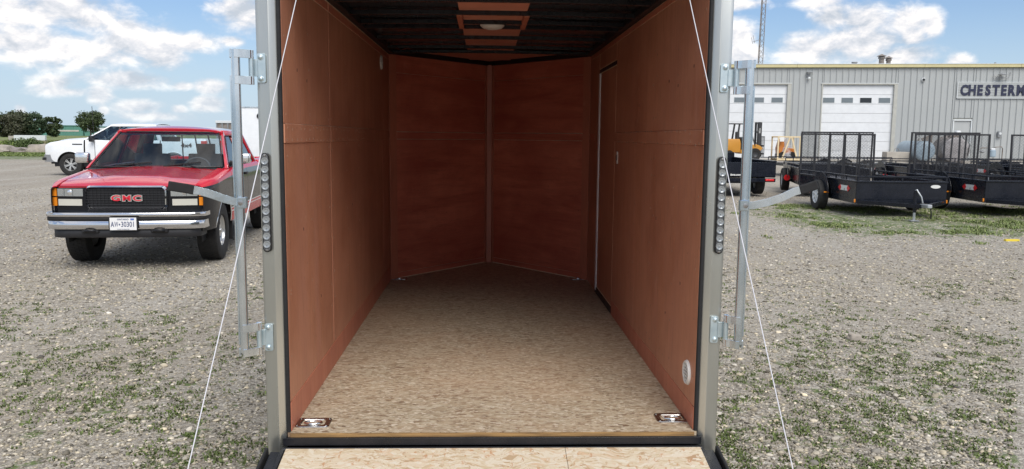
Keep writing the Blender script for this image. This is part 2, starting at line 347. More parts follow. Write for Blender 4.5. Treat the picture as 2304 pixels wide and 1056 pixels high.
g.grid(rows); g.grid([[(x,y,float(ground_z(x,y))+.02) for x in (4,20,60,120,300,900)] for y in (74,120,300,1100)]); tag(g.build('grass_field','field_grass',smooth=60),'green field beyond the far left edge of the gravel yard',kind='structure')
# loose stones: real pebbles, thousands joined into one sheet of stuff
def ico(sub):
    bm=bmesh.new(); bmesh.ops.create_icosphere(bm,subdivisions=sub,radius=1); 
    V=np.array([v.co[:] for v in bm.verts]); Fc=np.array([[v.index for v in f.verts] for f in bm.faces]); bm.free(); return V,Fc
def soup(name,V,Fc,cols,mat,label,smooth=True,kind='stuff'):
    me=bpy.data.meshes.new(name); nv=len(V); nf=len(Fc); k=Fc.shape[1]
    me.vertices.add(nv); me.vertices.foreach_set('co',V.astype(np.float32).ravel())
    me.loops.add(nf*k); me.loops.foreach_set('vertex_index',Fc.astype(np.int32).ravel())
    me.polygons.add(nf); me.polygons.foreach_set('loop_start',np.arange(0,nf*k,k,dtype=np.int32)); me.polygons.foreach_set('loop_total',np.full(nf,k,dtype=np.int32))
    me.update(calc_edges=True)
    if cols is not None:
        at=me.color_attributes.new('tint','FLOAT_COLOR','POINT'); at.data.foreach_set('color',np.concatenate([cols,np.ones((nv,1))],1).astype(np.float32).ravel())
    if smooth: me.polygons.foreach_set('use_smooth',np.ones(nf,bool))
    me.materials.append(MATS[mat]); o=bpy.data.objects.new(name,me); COL.objects.link(o)
    return tag(o,label,kind=kind)
def tintmat(name,rough=.8,var=.25,scale=60,trans=0):
    m,t=newmat(name); a=t.n('ShaderNodeAttribute',attribute_name='tint'); tc=t.n('ShaderNodeTexCoord').outputs['Object']
    c=t.mix(t.mr(t.noise(tc,scale,3),.3,.7,0,var),a.outputs['Color'],(.04,.035,.03))
    _std(name,t,c,rough,0,None,0,0)
tintmat('stone'); tintmat('leafy',.7,.3,8)
def wedge(n,d0,d1,pw,half=.66,hide=True):
    """random ground points in the part of the yard that is seen"""
    d=d0*(d1/d0)**(rng.random(n)**pw); s=(rng.random(n)*2-1)*half; x=s*d+.035*d; y=-2.95+d
    ok=(np.abs(x)>.80)|(y<-1.9) if hide else np.ones(n,bool)
    ok&=~((np.abs(x)<.80+.18*np.maximum(y,0))&(y>0)&(np.abs(x)<1.6)) if hide else ok
    return x[ok],y[ok]
def pebbles(n,d0,d1,pw,r0,r1,sub,name,label):
    x,y=wedge(n,d0,d1,pw); k=len(x); V0,F0=ico(sub)
    r=r0+(r1-r0)*rng.random(k)**2.2
    S=np.stack([r*(.8+.5*rng.random(k)),r*(.6+.5*rng.random(k)),r*(.28+.28*rng.random(k))],1)
    a=rng.random(k)*6.283; tl=(rng.random(k)-.5)*.7
    nv=len(V0); J=1+.22*rng.standard_normal((k,nv)).clip(-1.6,1.6)*(1 if sub==1 else .55)
    P=V0[None]*J[...,None]*S[:,None,:]
    P=np.stack([P[...,0],P[...,1]*np.cos(tl)[:,None]-P[...,2]*np.sin(tl)[:,None],P[...,1]*np.sin(tl)[:,None]+P[...,2]*np.cos(tl)[:,None]],-1)
    ca,sa=np.cos(a)[:,None],np.sin(a)[:,None]
    P=np.stack([P[...,0]*ca-P[...,1]*sa+x[:,None],P[...,0]*sa+P[...,1]*ca+y[:,None],P[...,2]+(ground_z(x,y)+S[:,2]*.35)[:,None]],-1)
    Fc=(F0[None]+(np.arange(k)*nv)[:,None,None]).reshape(-1,3)
    g_=np.clip(.36+.16*rng.standard_normal(k),.09,.78); w_=rng.random(k)
    c=np.stack([g_*(1.04+.10*w_),g_*(.965+.02*w_),g_*(.84-.14*w_)],1); c=np.repeat(c,nv,0)
    return soup(name,P.reshape(-1,3),Fc,c,'stone',label)
pebbles(60000,3.0,10,1.15,.004,.015,1,'gravel_stones','small grey and tan gravel stones scattered over the yard')
pebbles(2600,3.0,14,.8,.011,.027,2,'larger_stones','larger pale stones lying loose among the gravel')
pebbles(42000,7.5,24,.85,.007,.021,1,'distant_stones','gravel stones further out across the yard')
# weeds
def weeds(x,y,blades,h,spread,c0,c1,name,label,wd=.004):
    k=len(x); nb=blades
    X=np.repeat(x,nb)+rng.normal(0,1,k*nb)*np.repeat(spread*(.5+rng.random(k)),nb); Y=np.repeat(y,nb)+rng.normal(0,1,k*nb)*np.repeat(spread*(.5+rng.random(k)),nb)
    Z=ground_z(X,Y); n=k*nb; a=rng.random(n)*6.283; hh=h*(.4+.9*rng.random(n)); ln=hh*(.3+1.0*rng.random(n)); ww=wd*(.7+.8*rng.random(n))
    dx,dy=np.cos(a),np.sin(a); px,py=-dy*ww,dx*ww
    p0=np.stack([X-px*.5,Y-py*.5,Z-.004],1);p1=np.stack([X+px*.5,Y+py*.5,Z-.004],1)
    p2=np.stack([X+dx*ln*.45+px,Y+dy*ln*.45+py,Z+hh*.7],1);p3=np.stack([X+dx*ln*.45-px,Y+dy*ln*.45-py,Z+hh*.7],1)
    p4=np.stack([X+dx*ln,Y+dy*ln,Z+hh*(.75+.3*rng.random(n))],1)
    V=np.stack([p0,p1,p2,p3,p4],1).reshape(-1,3); b=(np.arange(n)*5)[:,None]
    F3=np.concatenate([b+[0,1,2],b+[0,2,3],b+[3,2,4]],0)
    f=rng.random(n)[:,None]; c=np.array(c0)*(1-f)+np.array(c1)*f; c*=(.7+.6*rng.random((n,1)))
    return soup(name,V,F3,np.repeat(c,5,0),'leafy',label,smooth=False)
def nmask(x,y,s,o=0):
    return np.array([noise.noise(Vector((a*s+o,b*s,3.3)))+.5*noise.noise(Vector((a*s*2.7,b*s*2.7+o,9.1))) for a,b in zip(x,y)])
x,y=wedge(30000,3.2,9.5,1.0); k_=nmask(x,y,1.0)*.55+nmask(x,y,9.0,5)*.85>(.14+.10*np.maximum(0,y-2.0)-.14*(x>0)*(y>1.0)); x,y=x[k_],y[k_]
weeds(x,y,6,.013,.018,(.055,.085,.014),(.15,.20,.05),'gravel_weeds','dark green weeds growing in tufts through the near gravel',.0042)
x=rng.uniform(4.5,17,40000); y=rng.uniform(8.6,16.5,40000); e=ss(8.6,11.6,y)*ss(4.4,7.5,x)*(1-ss(15,17,y)*.8)
k_=nmask(x,y,.8)*.8+nmask(x,y,4,2)*.6>(.86-.80*e); x,y=x[k_],y[k_]
weeds(x,y,5,.035,.04,(.11,.17,.04),(.27,.31,.11),'yard_grass','thin yellow-green grass in front of the black trailers',.007)
# ================================================================ near cargo trailer
T=thing('cargo_trailer','open rear of a pewter enclosed cargo trailer with reddish plywood walls and lowered wooden ramp','trailer',(0,0,0))
h,zf,zc,L,N=.775,.453,2.231,3.277,.937
MB().box(-h-.01,h+.01,.004,L,zf-.018,zf).add([(-h,L,zf-.018),(h,L,zf-.018),(0,L+N,zf-.018),(-h,L,zf),(h,L,zf),(0,L+N,zf)],[(0,1,2),(3,4,5),(0,2,5,3),(1,4,5,2)]).build('floor','floor_board',T,label='weathered strand board floor')
MB().box(-h,h,-.002,.0035,zf-.017,zf-.001).build('floor_edge','edge_wood',T,bevel=.001)
s=MB().box(-.80,.80,-.012,.05,.408,.4355).box(-.80,.80,-.010,.02,.4355,.4362); s.build('rear_sill','black_steel',T,bevel=.003)
s=MB().cyl((-.80,-.022,.394),(.80,-.022,.394),.011,12); s.build('ramp_hinge','black_steel',T,smooth=40)
gloss('lens_grey',(.10,.105,.11),.2); gloss('led_lens',(.32,.34,.35),.15,.3); gloss('white_steel',(.78,.80,.82),.35)
gloss('staple_metal',(.30,.20,.14),.4)
# side walls: backing sheet shows pale in the joints, panels sit proud of it
for sx,nm in ((-1,'left'),(1,'right')):
    MB().box(min(sx*(h+.0022),sx*(h+.012)),max(sx*(h+.0022),sx*(h+.012)),.02,L,zf-.01,zc+.01).build('wall_backing','joint_wood',T)
def wall(sx,y0,y1,z0,z1,mat='plywood',proud=0,name='wall_panel',th=.006,bev=.0012):
    a,b=sx*(h-proud),sx*(h+th); return MB().box(min(a,b),max(a,b),y0,y1,z0,z1).build(name,mat,T,bevel=bev)
G=.0045
for (a,b) in ((.02,.904-G),(.904+G*.6,2.858)):
    wall(-1,a,b,1.622,2.150); wall(-1,a,b,.568,1.548)
    wall(-1,a,b,1.549,1.6195,'plywood',.0035,'wall_strip')
wall(-1,.02,.904-.012,2.1535,2.19,'plywood_trim',.001,'wall_strip'); wall(-1,.904+.009,L,2.1535,2.19,'plywood_trim',.001,'wall_strip')
wall(-1,.02,L,zf,.5655,'plywood_trim',.0015,'wall_strip')
wall(-1,2.864,L-.002,.5675,1.548); wall(-1,2.864,L-.002,1.622,2.150); wall(-1,2.864,L,1.549,1.6195,'plywood',.0035,'wall_strip')
wall(1,.02,2.055,1.612,2.164); wall(1,.02,2.055,.545,1.553); wall(1,.02,2.06,1.554,1.611,'plywood',.0035,'wall_strip')
wall(1,.02,2.06,zf,.5425,'plywood_trim',.0015,'wall_strip'); wall(1,.02,L,2.167,2.195,'plywood_trim',.001,'wall_strip')
wall(1,2.066,2.78,2.062,2.164); wall(1,2.815,2.985,.46,2.164); wall(1,2.989,L-.002,.46,1.56); wall(1,2.989,L-.002,1.61,2.164); wall(1,2.989,L,1.561,1.609,'plywood_trim',.003,'wall_strip')
# side door
dr=MB().box(h+.001,h+.03,2.0725,2.738,.505,2.025).build('side_door','plywood',T,bevel=.002)
MB().box(h-.004,h+.006,1.957-.022,1.957+.022,1.42,1.495).build('latch_plate','white_plastic',T,bevel=.002)
MB().box(h-.0045,h+.0,1.957-.010,1.957+.010,1.44,1.475).build('latch_hole','black_satin',T)
MB().box(h-.006,h+.03,2.742,2.800,.475,2.03).build('door_jamb','bright_aluminium',T,bevel=.004,label='bright aluminium side door jamb')
MB().box(h-.002,h+.03,2.068,2.80,2.031,2.056).build('door_header','black_satin',T,bevel=.003)
MB().box(h-.003,h+.03,2.068,2.80,zf,.499).build('door_threshold','black_satin',T,bevel=.003)
MB().box(h+.002,h+.03,2.058,2.0675,.50,2.03).build('door_trim','joint_wood',T)
# nose walls
def nose(side,u0,u1,z0,z1,mat,proud,name):
    A=Vector((side*h,L,0));B=Vector((0,L+N,0));d=(B-A).normalized();ln=(B-A).length
    n_=Vector((-d.y,d.x,0)); n_=n_ if n_.y<0 else -n_
    mb=MB(); ps=[]
    for z in (z0,z1):
        for u,pp in ((u0,proud),(u1,proud),(u1,-.006),(u0,-.006)):
            q=A+d*u*ln+n_*pp; ps.append((q.x,q.y,z))
    mb.add(ps,[(0,3,2,1),(4,5,6,7),(0,1,5,4),(1,2,6,5),(2,3,7,6),(3,0,4,7)])
    return mb.build(name,mat,T,bevel=.001)
for sd in (-1,1):
    nose(sd,.0,1,zf-.01,zc+.01,'joint_wood',-.0065,'nose_backing')
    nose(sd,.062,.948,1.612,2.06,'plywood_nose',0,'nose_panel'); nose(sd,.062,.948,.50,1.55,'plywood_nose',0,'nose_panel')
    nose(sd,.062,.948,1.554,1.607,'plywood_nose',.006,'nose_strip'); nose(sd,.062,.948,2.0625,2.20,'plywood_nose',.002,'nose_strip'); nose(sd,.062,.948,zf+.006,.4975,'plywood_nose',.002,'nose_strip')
    nose(sd,.0,.0605,zf+.002,2.2,'plywood_trim',.006,'corner_batten'); nose(sd,.950,.995,zf+.002,2.2,'plywood_trim',.006,'corner_batten')
    nose(sd,0,1,2.195,2.235,'black_satin',.02,'nose_top_rail')
    nose(sd,.06,.95,zf,zf+.006,'joint_wood',.003,'nose_gap')
    MB().box(min(sd*(h-.035),sd*(h+.01)),max(sd*(h-.035),sd*(h+.01)),0.02,L,2.198,2.245).build('ceiling_cove','black_satin',T,bevel=.004)
MB().box(-.022,.022,L+N-.052,L+N-.03,zf,2.2).build('apex_batten','plywood_trim',T,bevel=.002)
# ceiling
def arch(x): return .008*(1-(x/h)**2)
ybow=[.20,.55,.92,1.325,1.665,1.86,2.37,2.93,3.25]
ends=[.0]+ybow+[L]
for i,yb in enumerate(ybow):
    prof=[(-.014,-.012),(.014,-.012),(.014,.012),(-.014,.012)]
    MB().sweep([(x,yb,2.212+arch(x)) for x in np.linspace(-h,h,15)],prof,up=(0,0,1)).build('roof_bow','black_steel',T,bevel=.002)
for i in range(len(ends)-1):
    y0,y1=ends[i],ends[i+1]
    if y1-y0<.05: continue
    for a,b in ((-h,-.178),(.178,h)):
        rows=[]
        for yy in np.linspace(y0,y1,9):
            q=(yy-y0)/(y1-y0); rows.append([(x,yy,2.232+arch(x)+.004*math.sin(q*PI*2+i)*(1-((x-(a+b)/2)/((b-a)/2))**2)) for x in np.linspace(a,b,13)])
        MB().grid(rows).build('roof_liner','roof_liner',T,smooth=60,solid=.002)
    MB().grid([[(x,yy,2.2265+arch(x)) for x in np.linspace(-.177,.177,5)] for yy in (y0,y1)]).build('ceiling_panel','plywood_lifted',T,solid=.005)
MB().add([(-h,L,2.232),(h,L,2.232),(0,L+N+.03,2.232),(-h,L,2.237),(h,L,2.237),(0,L+N+.03,2.237)],[(0,2,1),(3,4,5)]).build('nose_ceiling','plywood_lifted',T)
MB().box(-.177,.177,L,L+N-.22,2.2265,2.2315).build('ceiling_panel','plywood_lifted',T)
for sx in (-1,1): MB().box(sx*.178-.014,sx*.178+.014,1.34,1.85,2.203,2.2255).build('light_brace','plywood_trim',T,bevel=.002)
l=MB().lathe((0,1.76,2.224),(0,0,-1),[(0,.034),(.03,.033),(.055,.026),(.070,.012),(.072,0)],28).build('dome_light','white_plastic',T,smooth=50)
MB().lathe((0,1.76,2.226),(0,0,-1),[(.080,0),(.080,.008),(.073,.010)],28).build('light_base','black_satin',l,smooth=40)
for (sx,y,z) in ((-1,2.838-.03,2.09),(1,.131,.65)):
    pr=[(0,.004),(.036,.004),(.040,.010),(.046,.010),(.050,.002),(.050,-.004)]
    v=MB().lathe((sx*h,y,z),(-sx,0,0),pr,26).build('round_vent','white_plastic',T,smooth=40)
    mb=MB()
    for q in np.linspace(-.026,.026,5): mb.box(sx*(h-.008)-.002,sx*(h-.008)+.002,y-math.sqrt(.036**2-q*q),y+math.sqrt(.036**2-q*q),z+q-.002,z+q+.002)
    mb.build('vent_slat','white_plastic',v)
# recessed tie-down rings
for (x,y) in ((-.710,.108),(.722,.150),(-.715,3.320),(.715,3.345)):
    out=rrect(.135,.100,.018); inn=[(a*.70,b*.66) for a,b in out]; dp=[(a*.52,b*.44) for a,b in out]; n=len(out)
    mb=MB(); vs=[(x+a,y+b,zf+.0005) for a,b in out]+[(x+a*.98,y+b*.98,zf+.0035) for a,b in out]+[(x+a,y+b,zf+.0035) for a,b in inn]+[(x+a,y+b,zf-.014) for a,b in dp]
    mb.add(vs,[(k*n+i,k*n+(i+1)%n,(k+1)*n+(i+1)%n,(k+1)*n+i) for k in range(3) for i in range(n)]+[tuple(range(3*n,4*n))])
    pan=mb.build('tie_down_pan','steel_pan',T,smooth=35)
    ring=MB().tube([(x+.034*math.cos(a),y-.006+.024*math.sin(a),zf+.004-.003*math.sin(a)) for a in [R(200+ i*(320)/14) for i in range(15)]],.0045,8).build('ring','chrome',pan,smooth=50)
    for i in (-1,1):
        for j in (-1,1): MB().lathe((x+i*.056,y+j*.038,zf+.0035),(0,0,1),[(0,.003),(.004,.0025),(.006,0)],10).build('screw','steel_pan',pan,smooth=50)
# a few staples and nail heads in the plywood
for (sx,y,z) in ((-1,.25,1.83),(-1,.42,1.80),(-1,.30,1.20),(-1,.62,.86),(1,.45,1.80),(1,.62,1.83),(1,.20,1.86),(1,.30,.98),(1,.55,.80),(1,.8,1.2),(-1,.12,1.585),(-1,.33,1.57),(1,.3,1.58),(1,.7,1.59),(-1,1.5,1.2),(1,1.3,1.75)):
    MB().box(sx*h-.0012,sx*h+.0012,y-.002,y+.002,z-.006,z+.006).build('staple','black_satin',T)
mb=MB()
for sx in (-1,1):
    for yy in np.arange(.06,2.0,.075):
        for z in ((1.5585,1.606) if rng.random()<.8 else (1.5585,)):
            y_=yy+rng.normal(0,.012); z_=z+rng.normal(0,.004); mb.box(sx*(h-.0035)-.0012,sx*(h-.0035)+.0012,y_-.0015,y_+.0015,z_-.004,z_+.004)
    for yy in (.06,.46,.87,.94,1.35,1.75):
        for z in np.arange(.62,2.1,.15):
            if abs(z-1.58)<.06: continue
            y_=yy+rng.normal(0,.008); z_=z+rng.normal(0,.03); mb.box(sx*h-.0012,sx*h+.0012,y_-.0012,y_+.0012,z_-.004,z_+.004)
mb.build('staple_rows','staple_metal',T,kind='stuff')
# rear frame
for sx in (-1,1):
    # cross section (x outward measured from centre, y back): outer flat, ridge, slope to the seal
    pf=[(.790,.055),(.790,.012),(.812,-.003),(.816,-.0045),(.820,-.003),(.848,-.003),(.858,-.001),(.862,.006),(.862,.055)]
    MB().prism(pf,.335,2.36,lambda a,b,tt:(sx*a,b,tt)).build('rear_post','post_metal',T,bevel=.0012,seg=2,smooth=30)
    MB().box(min(sx*.776,sx*.7895),max(sx*.776,sx*.7895),.006,.05,.44,2.25).build('door_seal','rubber',T,bevel=.003)
    # light bar
    x0=sx*.8385; za,zb=1.165,1.498
    n=10; ol=[(.0155*math.cos(R(a)),zb+.0155*math.sin(R(a))) for a in range(0,181,18)]+[(.0155*math.cos(R(a)),za+.0155*math.sin(R(a))) for a in range(180,361,18)]
    lb=MB().prism(ol,-.0045,-.014,lambda a,b,tt:(x0+a,tt,b)).build('light_bar','rubber',T,bevel=.003,smooth=40)
    il=[(a*.8,(b-(za+zb)/2)*.985+(za+zb)/2) for a,b in ol]
    MB().prism(il,-.010,-.0152,lambda a,b,tt:(x0+a,tt,b)).build('lens_strip','lens_grey',lb,bevel=.002,smooth=40)
    for i in range(11):
        z=za+.014+(zb-za-.028)*i/10
        MB().lathe((x0,-.015,z),(0,-1,0),[(0,.0055),(.002,.0058),(.0028,.002),(.006,.0015),(.0095,.004),(.0125,.0045),(.0135,0)],16).build('led_lens','led_lens',lb,smooth=50)
    for z in (za-.006,zb+.006): MB().lathe((x0,-.0145,z),(0,-1,0),[(0,.003),(.004,.0025),(.0055,0)],12).build('screw','steel_pan',lb,smooth=50)
MB().box(-.862,.862,-.003,.055,2.262,2.36).build('rear_header','post_metal',T,bevel=.004)
# lock bars hung on strap hinges
def px_arm(*a): return a
for sx,ztop,zbot,xb in ((-1,1.873,.782,.9205),(1,1.857,.813,.9130)):
    bar=MB(); yb=-.05
    bar.cyl((sx*xb,yb,zbot),(sx*xb,yb,ztop),.0155,20)
    lb=bar.build('lock_bar','galvanised',T,smooth=40)
    MB().lathe((sx*xb,yb,ztop),(0,0,1),[(0,.003),(.013,.003),(.0165,.001),(.0165,-.01)],20).build('bar_cap','galvanised',lb,smooth=40)
    c=MB(); c.box(sx*(xb+.0165)-.0035,sx*(xb+.0165)+.0035,yb-.008,yb+.008,zbot+.03,ztop-.10); c.build('bar_rib','galvanised',lb,bevel=.002)
    for zc_ in ((ztop-.045),(zbot+.058)):
        pz=zc_-.012
        rr=rrect(.031,.104,.007)
        pc=sx*.8425 if sx<0 else .8345
        pl=MB().prism(rr,-.0045,-.0085,lambda a,b,tt:(pc+a,tt,pz+b)).build('hinge_plate','zinc_plate',T,bevel=.0008,smooth=40)
        for j in (-1,1):
            b_=MB().lathe((pc+.002*sx,-.0085,pz+j*.038),(0,-1,0),[(0,.0062),(.004,.006),(.0075,.004),(.0085,.0015),(.011,.001),(.011,0)],14).build('bolt','zinc_plate',pl,smooth=40)
        kx=sx*.874
        MB().cyl((kx,-.022,pz-.032),(kx,-.022,pz+.032),.0095,14).build('knuckle','zinc_plate',pl,smooth=40)
        MB().box(min(pc+sx*.012,kx),max(pc+sx*.012,kx),-.0125,-.0085,pz-.030,pz+.030).build('hinge_leaf','zinc_plate',pl,bevel=.001)
        for j in (-1,1):
            zz=pz+j*.046
            path=[(kx-sx*.008,-.020,zz),(kx,-.034,zz),(kx+sx*.012,-.042,zz),(sx*(xb-.012),-.062,zz),(sx*xb,-.069,zz)]
            st=MB().sweep(path,[(-.002,-.0145),(.002,-.0145),(.002,.0145),(-.002,.0145)]).build('hinge_strap','galvanised',pl,bevel=.0008)
            MB().cyl((kx,-.022,zz-.014),(kx,-.022,zz+.014),.010,14).build('knuckle','galvanised',pl,smooth=40)
            MB().box(sx*(xb+.016)-.005,sx*(xb+.016)+.005,yb-.006,yb+.010,zz-.016,zz+.016).build('weld_tab','galvanised',pl,bevel=.003)
    # swing handle
    if sx<0: path=[(-.905,-.072,1.337),(-.925,-.080,1.340),(-.960,-.10,1.352),(-.993,-.12,1.368),(-1.03,-.145,1.383),(-1.047,-.155,1.387)]; grip=[(-1.045,-.150,1.386),(-1.065,-.163,1.392),(-1.115,-.20,1.404)]
    else: path=[(.905,-.072,1.338),(.940,-.080,1.339),(.985,-.09,1.351),(1.035,-.102,1.370),(1.075,-.11,1.392),(1.098,-.115,1.399)]; grip=[(1.093,-.114,1.398),(1.115,-.118,1.405),(1.152,-.126,1.420)]
    hd=MB().sweep(path,[(-.003,-.014),(.003,-.014),(.003,.014),(-.003,.014)]).build('swing_handle','galvanised',T,bevel=.001)
    MB().sweep(grip,[(-.006,-.0165),(.006,-.0165),(.006,.0165),(-.006,.0165)]).build('grip','rubber',hd,bevel=.004,seg=2)
    p=path[0]; MB().box(p[0]-.016,p[0]+.016,yb-.034,yb-.010,p[2]-.020,p[2]+.020).build('handle_bracket','galvanised',hd,bevel=.003)
    MB().lathe((p[0]+sx*.004,yb-.034,p[2]),(0,-1,0),[(0,.004),(.0035,.004),(.005,.002),(.0095,.0015),(.0095,0)],14).build('rivet','steel_pan',hd,smooth=40)
# ramp
ry0,rz0,ry1,rz1=-.032,.404,-1.86,.035
dv=Vector((0,ry1-ry0,rz1-rz0)).normalized(); nv=Vector((0,-dv.z,dv.y)); nv=nv if nv.z>0 else -nv
rl=(Vector((0,ry1,rz1))-Vector((0,ry0,rz0))).length
def rp(x,u,w_): q=Vector((x,ry0,rz0))+dv*u+nv*w_; return tuple(q)
rampo=pempty('ramp',T)
def rbox(x0,x1,u0,u1,w0,w1):
    return MB().add([rp(x,u,w_) for w_ in (w0,w1) for x,u in ((x0,u0),(x1,u0),(x1,u1),(x0,u1))],[(0,3,2,1),(4,5,6,7),(0,1,5,4),(1,2,6,5),(2,3,7,6),(3,0,4,7)])
rbox(-.785,.27,0,rl,-.018,0).build('ramp_board','strand_board',rampo,bevel=.001); rbox(.2715,.792,0,rl,-.018,0).build('ramp_board','strand_board',rampo,bevel=.001)
for sx in (-1,1):
    rbox(min(sx*.80,sx*.845),max(sx*.80,sx*.845),-.002,rl+.03,-.05,-.012).build('ramp_side_frame','black_steel',rampo,bevel=.004)
    rbox(min(sx*.79,sx*.806),max(sx*.79,sx*.806),.0,rl+.03,-.05,-.003).build('ramp_edge_trim','post_metal' if False else 'black_steel',rampo,bevel=.002)
    rbox(min(sx*.85,sx*.862),max(sx*.85,sx*.862),-.002,rl+.03,-.05,.006).build('ramp_seal','rubber',rampo,bevel=.003)
rbox(-.80,.80,0,rl,-.05,-.019).build('ramp_skin','skin_pewter',rampo)
# spring cables
for top,end in (((-.684,.02,2.2),(-.868,-1.28,.135)),((.672,.02,2.2),(.838,-1.28,.135))):
    MB().tube([tuple(Vector(top).lerp(Vector(end),q_)+Vector((0,0,-.035*4*q_*(1-q_)*.35))) for q_ in np.linspace(0,1,13)],.0017,8).build('spring_cable','cable_white',T,smooth=60)
# outside skins, running gear
for sx in (-1,1):
    MB().box(min(sx*.82,sx*.85),max(sx*.82,sx*.85),.056,L,.34,2.33).build('outer_skin','skin_pewter',T)
    wx=sx*1.0
    wh=MB().lathe((wx,1.7,.33),(sx,0,0),[(0,.03),(.12,.05),(.17,.09),(.18,.1)],24).build('wheel','white_steel',T,smooth=40)
    MB().lathe((wx,1.7,.33),(sx,0,0),[(.18,.1),(.20,.1),(.31,.09),(.33,.07),(.33,-.07),(.31,-.09),(.18,-.09)],28).build('tyre','rubber',wh,smooth=40)
    mb=MB(); mb.sweep([(sx*.98,1.7+.42*math.cos(a),.36+.36*math.sin(a)) for a in np.linspace(0,PI,15)],[(-.13,-.005),(.13,-.005),(.13,.005),(-.13,.005)],up=(1,0,.01)); mb.build('fender','skin_pewter',T)
for sx in (-1,1):
    a=Vector((sx*.85,L,0));b=Vector((0,L+N+.1,0))
    MB().add([(a.x,a.y,.34),(b.x,b.y,.34),(b.x,b.y,2.33),(a.x,a.y,2.33)],[(0,1,2,3)]).build('nose_skin','skin_pewter',T,solid=.01)
MB().add([(-.86,.05,2.34),(.86,.05,2.34),(.86,L,2.34),(0,L+N+.12,2.34),(-.86,L,2.34)],[(0,1,2,3,4)]).build('roof_skin','skin_pewter',T,solid=.02)
MB().add([(-.84,.06,.33),(.84,.06,.33),(.84,L,.33),(0,L+N+.08,.33),(-.84,L,.33)],[(0,1,2,3,4)]).build('underbody','black_satin',T,solid=.08)
MB().bar((0,L+N,.38),(0,L+N+1.1,.38),.1,.1).build('tongue','black_satin',T)
# ================================================================ pickups
M('dark_interior',(.05,.053,.065),(.08,.083,.10),6,rough=.8); M('seat_grey',(.10,.10,.115),(.075,.075,.085),20,rough=.9)
M('tyre_rubber',(.010,.010,.011),(.022,.021,.020),14,rough=.8,bump=.2)
gloss('alloy',(.62,.62,.61),.3,.75); gloss('amber_lens',(.75,.24,.02),.15); gloss('red_lens',(.55,.02,.02),.15); gloss('badge_red',(.60,.02,.04),.3)
gloss('lamp_glass',(.50,.53,.54),.08,.75); gloss('lamp_inner',(.70,.68,.60),.2,.4); gloss('white_paint',(.78,.80,.82),.22,0,Coat_Weight=.6)
gloss('black_paint',(.006,.007,.010),.12,0,Specular_IOR_Level=.35); gloss('plate_white',(.80,.80,.80),.5); gloss('ink_blue',(.02,.04,.14),.5); gloss('ink_black',(.015,.015,.03),.5)
gloss('dark_glass',(.01,.015,.03),.05); gloss('sticker_blue',(.10,.18,.50),.5); gloss('bumper_grey',(.42,.42,.43),.3,.8); gloss('trim_grey',(.018,.018,.021),.5); gloss('bumper_chrome',(.72,.72,.74),.12,1)
m,t=newmat('car_glass'); fr=t.n('ShaderNodeFresnel'); fr.inputs[0].default_value=1.5
tr=t.n('ShaderNodeBsdfTransparent'); tr.inputs[0].default_value=(.72,.82,.86,1); gl=t.n('ShaderNodeBsdfGlossy'); gl.inputs['Roughness'].default_value=.01
mx=t.n('ShaderNodeMixShader'); t.set(mx.inputs[0],t.m('MULTIPLY',fr.outputs[0],1.3,clamp=True)); t.set(mx.inputs[1],tr); t.set(mx.inputs[2],gl); t.set(t.n('ShaderNodeOutputMaterial').inputs[0],mx)
# two-tone paint: red above the shoulder line, black flank, white pin stripes, red sills
m,t=newmat('two_tone'); tc=t.n('ShaderNodeTexCoord').outputs['Object']; q=t.n('ShaderNodeSeparateXYZ'); t.set(q.inputs[0],tc)
line=t.m('ADD',1.005,t.m('MULTIPLY',t.m('MINIMUM',q.outputs[1],2.4),.062))
z_=q.outputs[2]
red,blk,wht=(.56,.013,.030),(.010,.011,.014),(.75,.72,.72)
c=t.mix(t.m('GREATER_THAN',z_,.600),red,wht); c=t.mix(t.m('GREATER_THAN',z_,.615),c,red); c=t.mix(t.m('GREATER_THAN',z_,.645),c,wht); c=t.mix(t.m('GREATER_THAN',z_,.660),c,blk)
c=t.mix(t.m('LESS_THAN',q.outputs[1],.95),c,blk)
c=t.mix(t.m('GREATER_THAN',z_,line),c,red)
b=_std('two_tone',t,c,.12,0,None,0,0,Specular_IOR_Level=.3)
gloss('red_paint',(.56,.013,.030),.2,0,Coat_Weight=1.0,Coat_Roughness=.03)
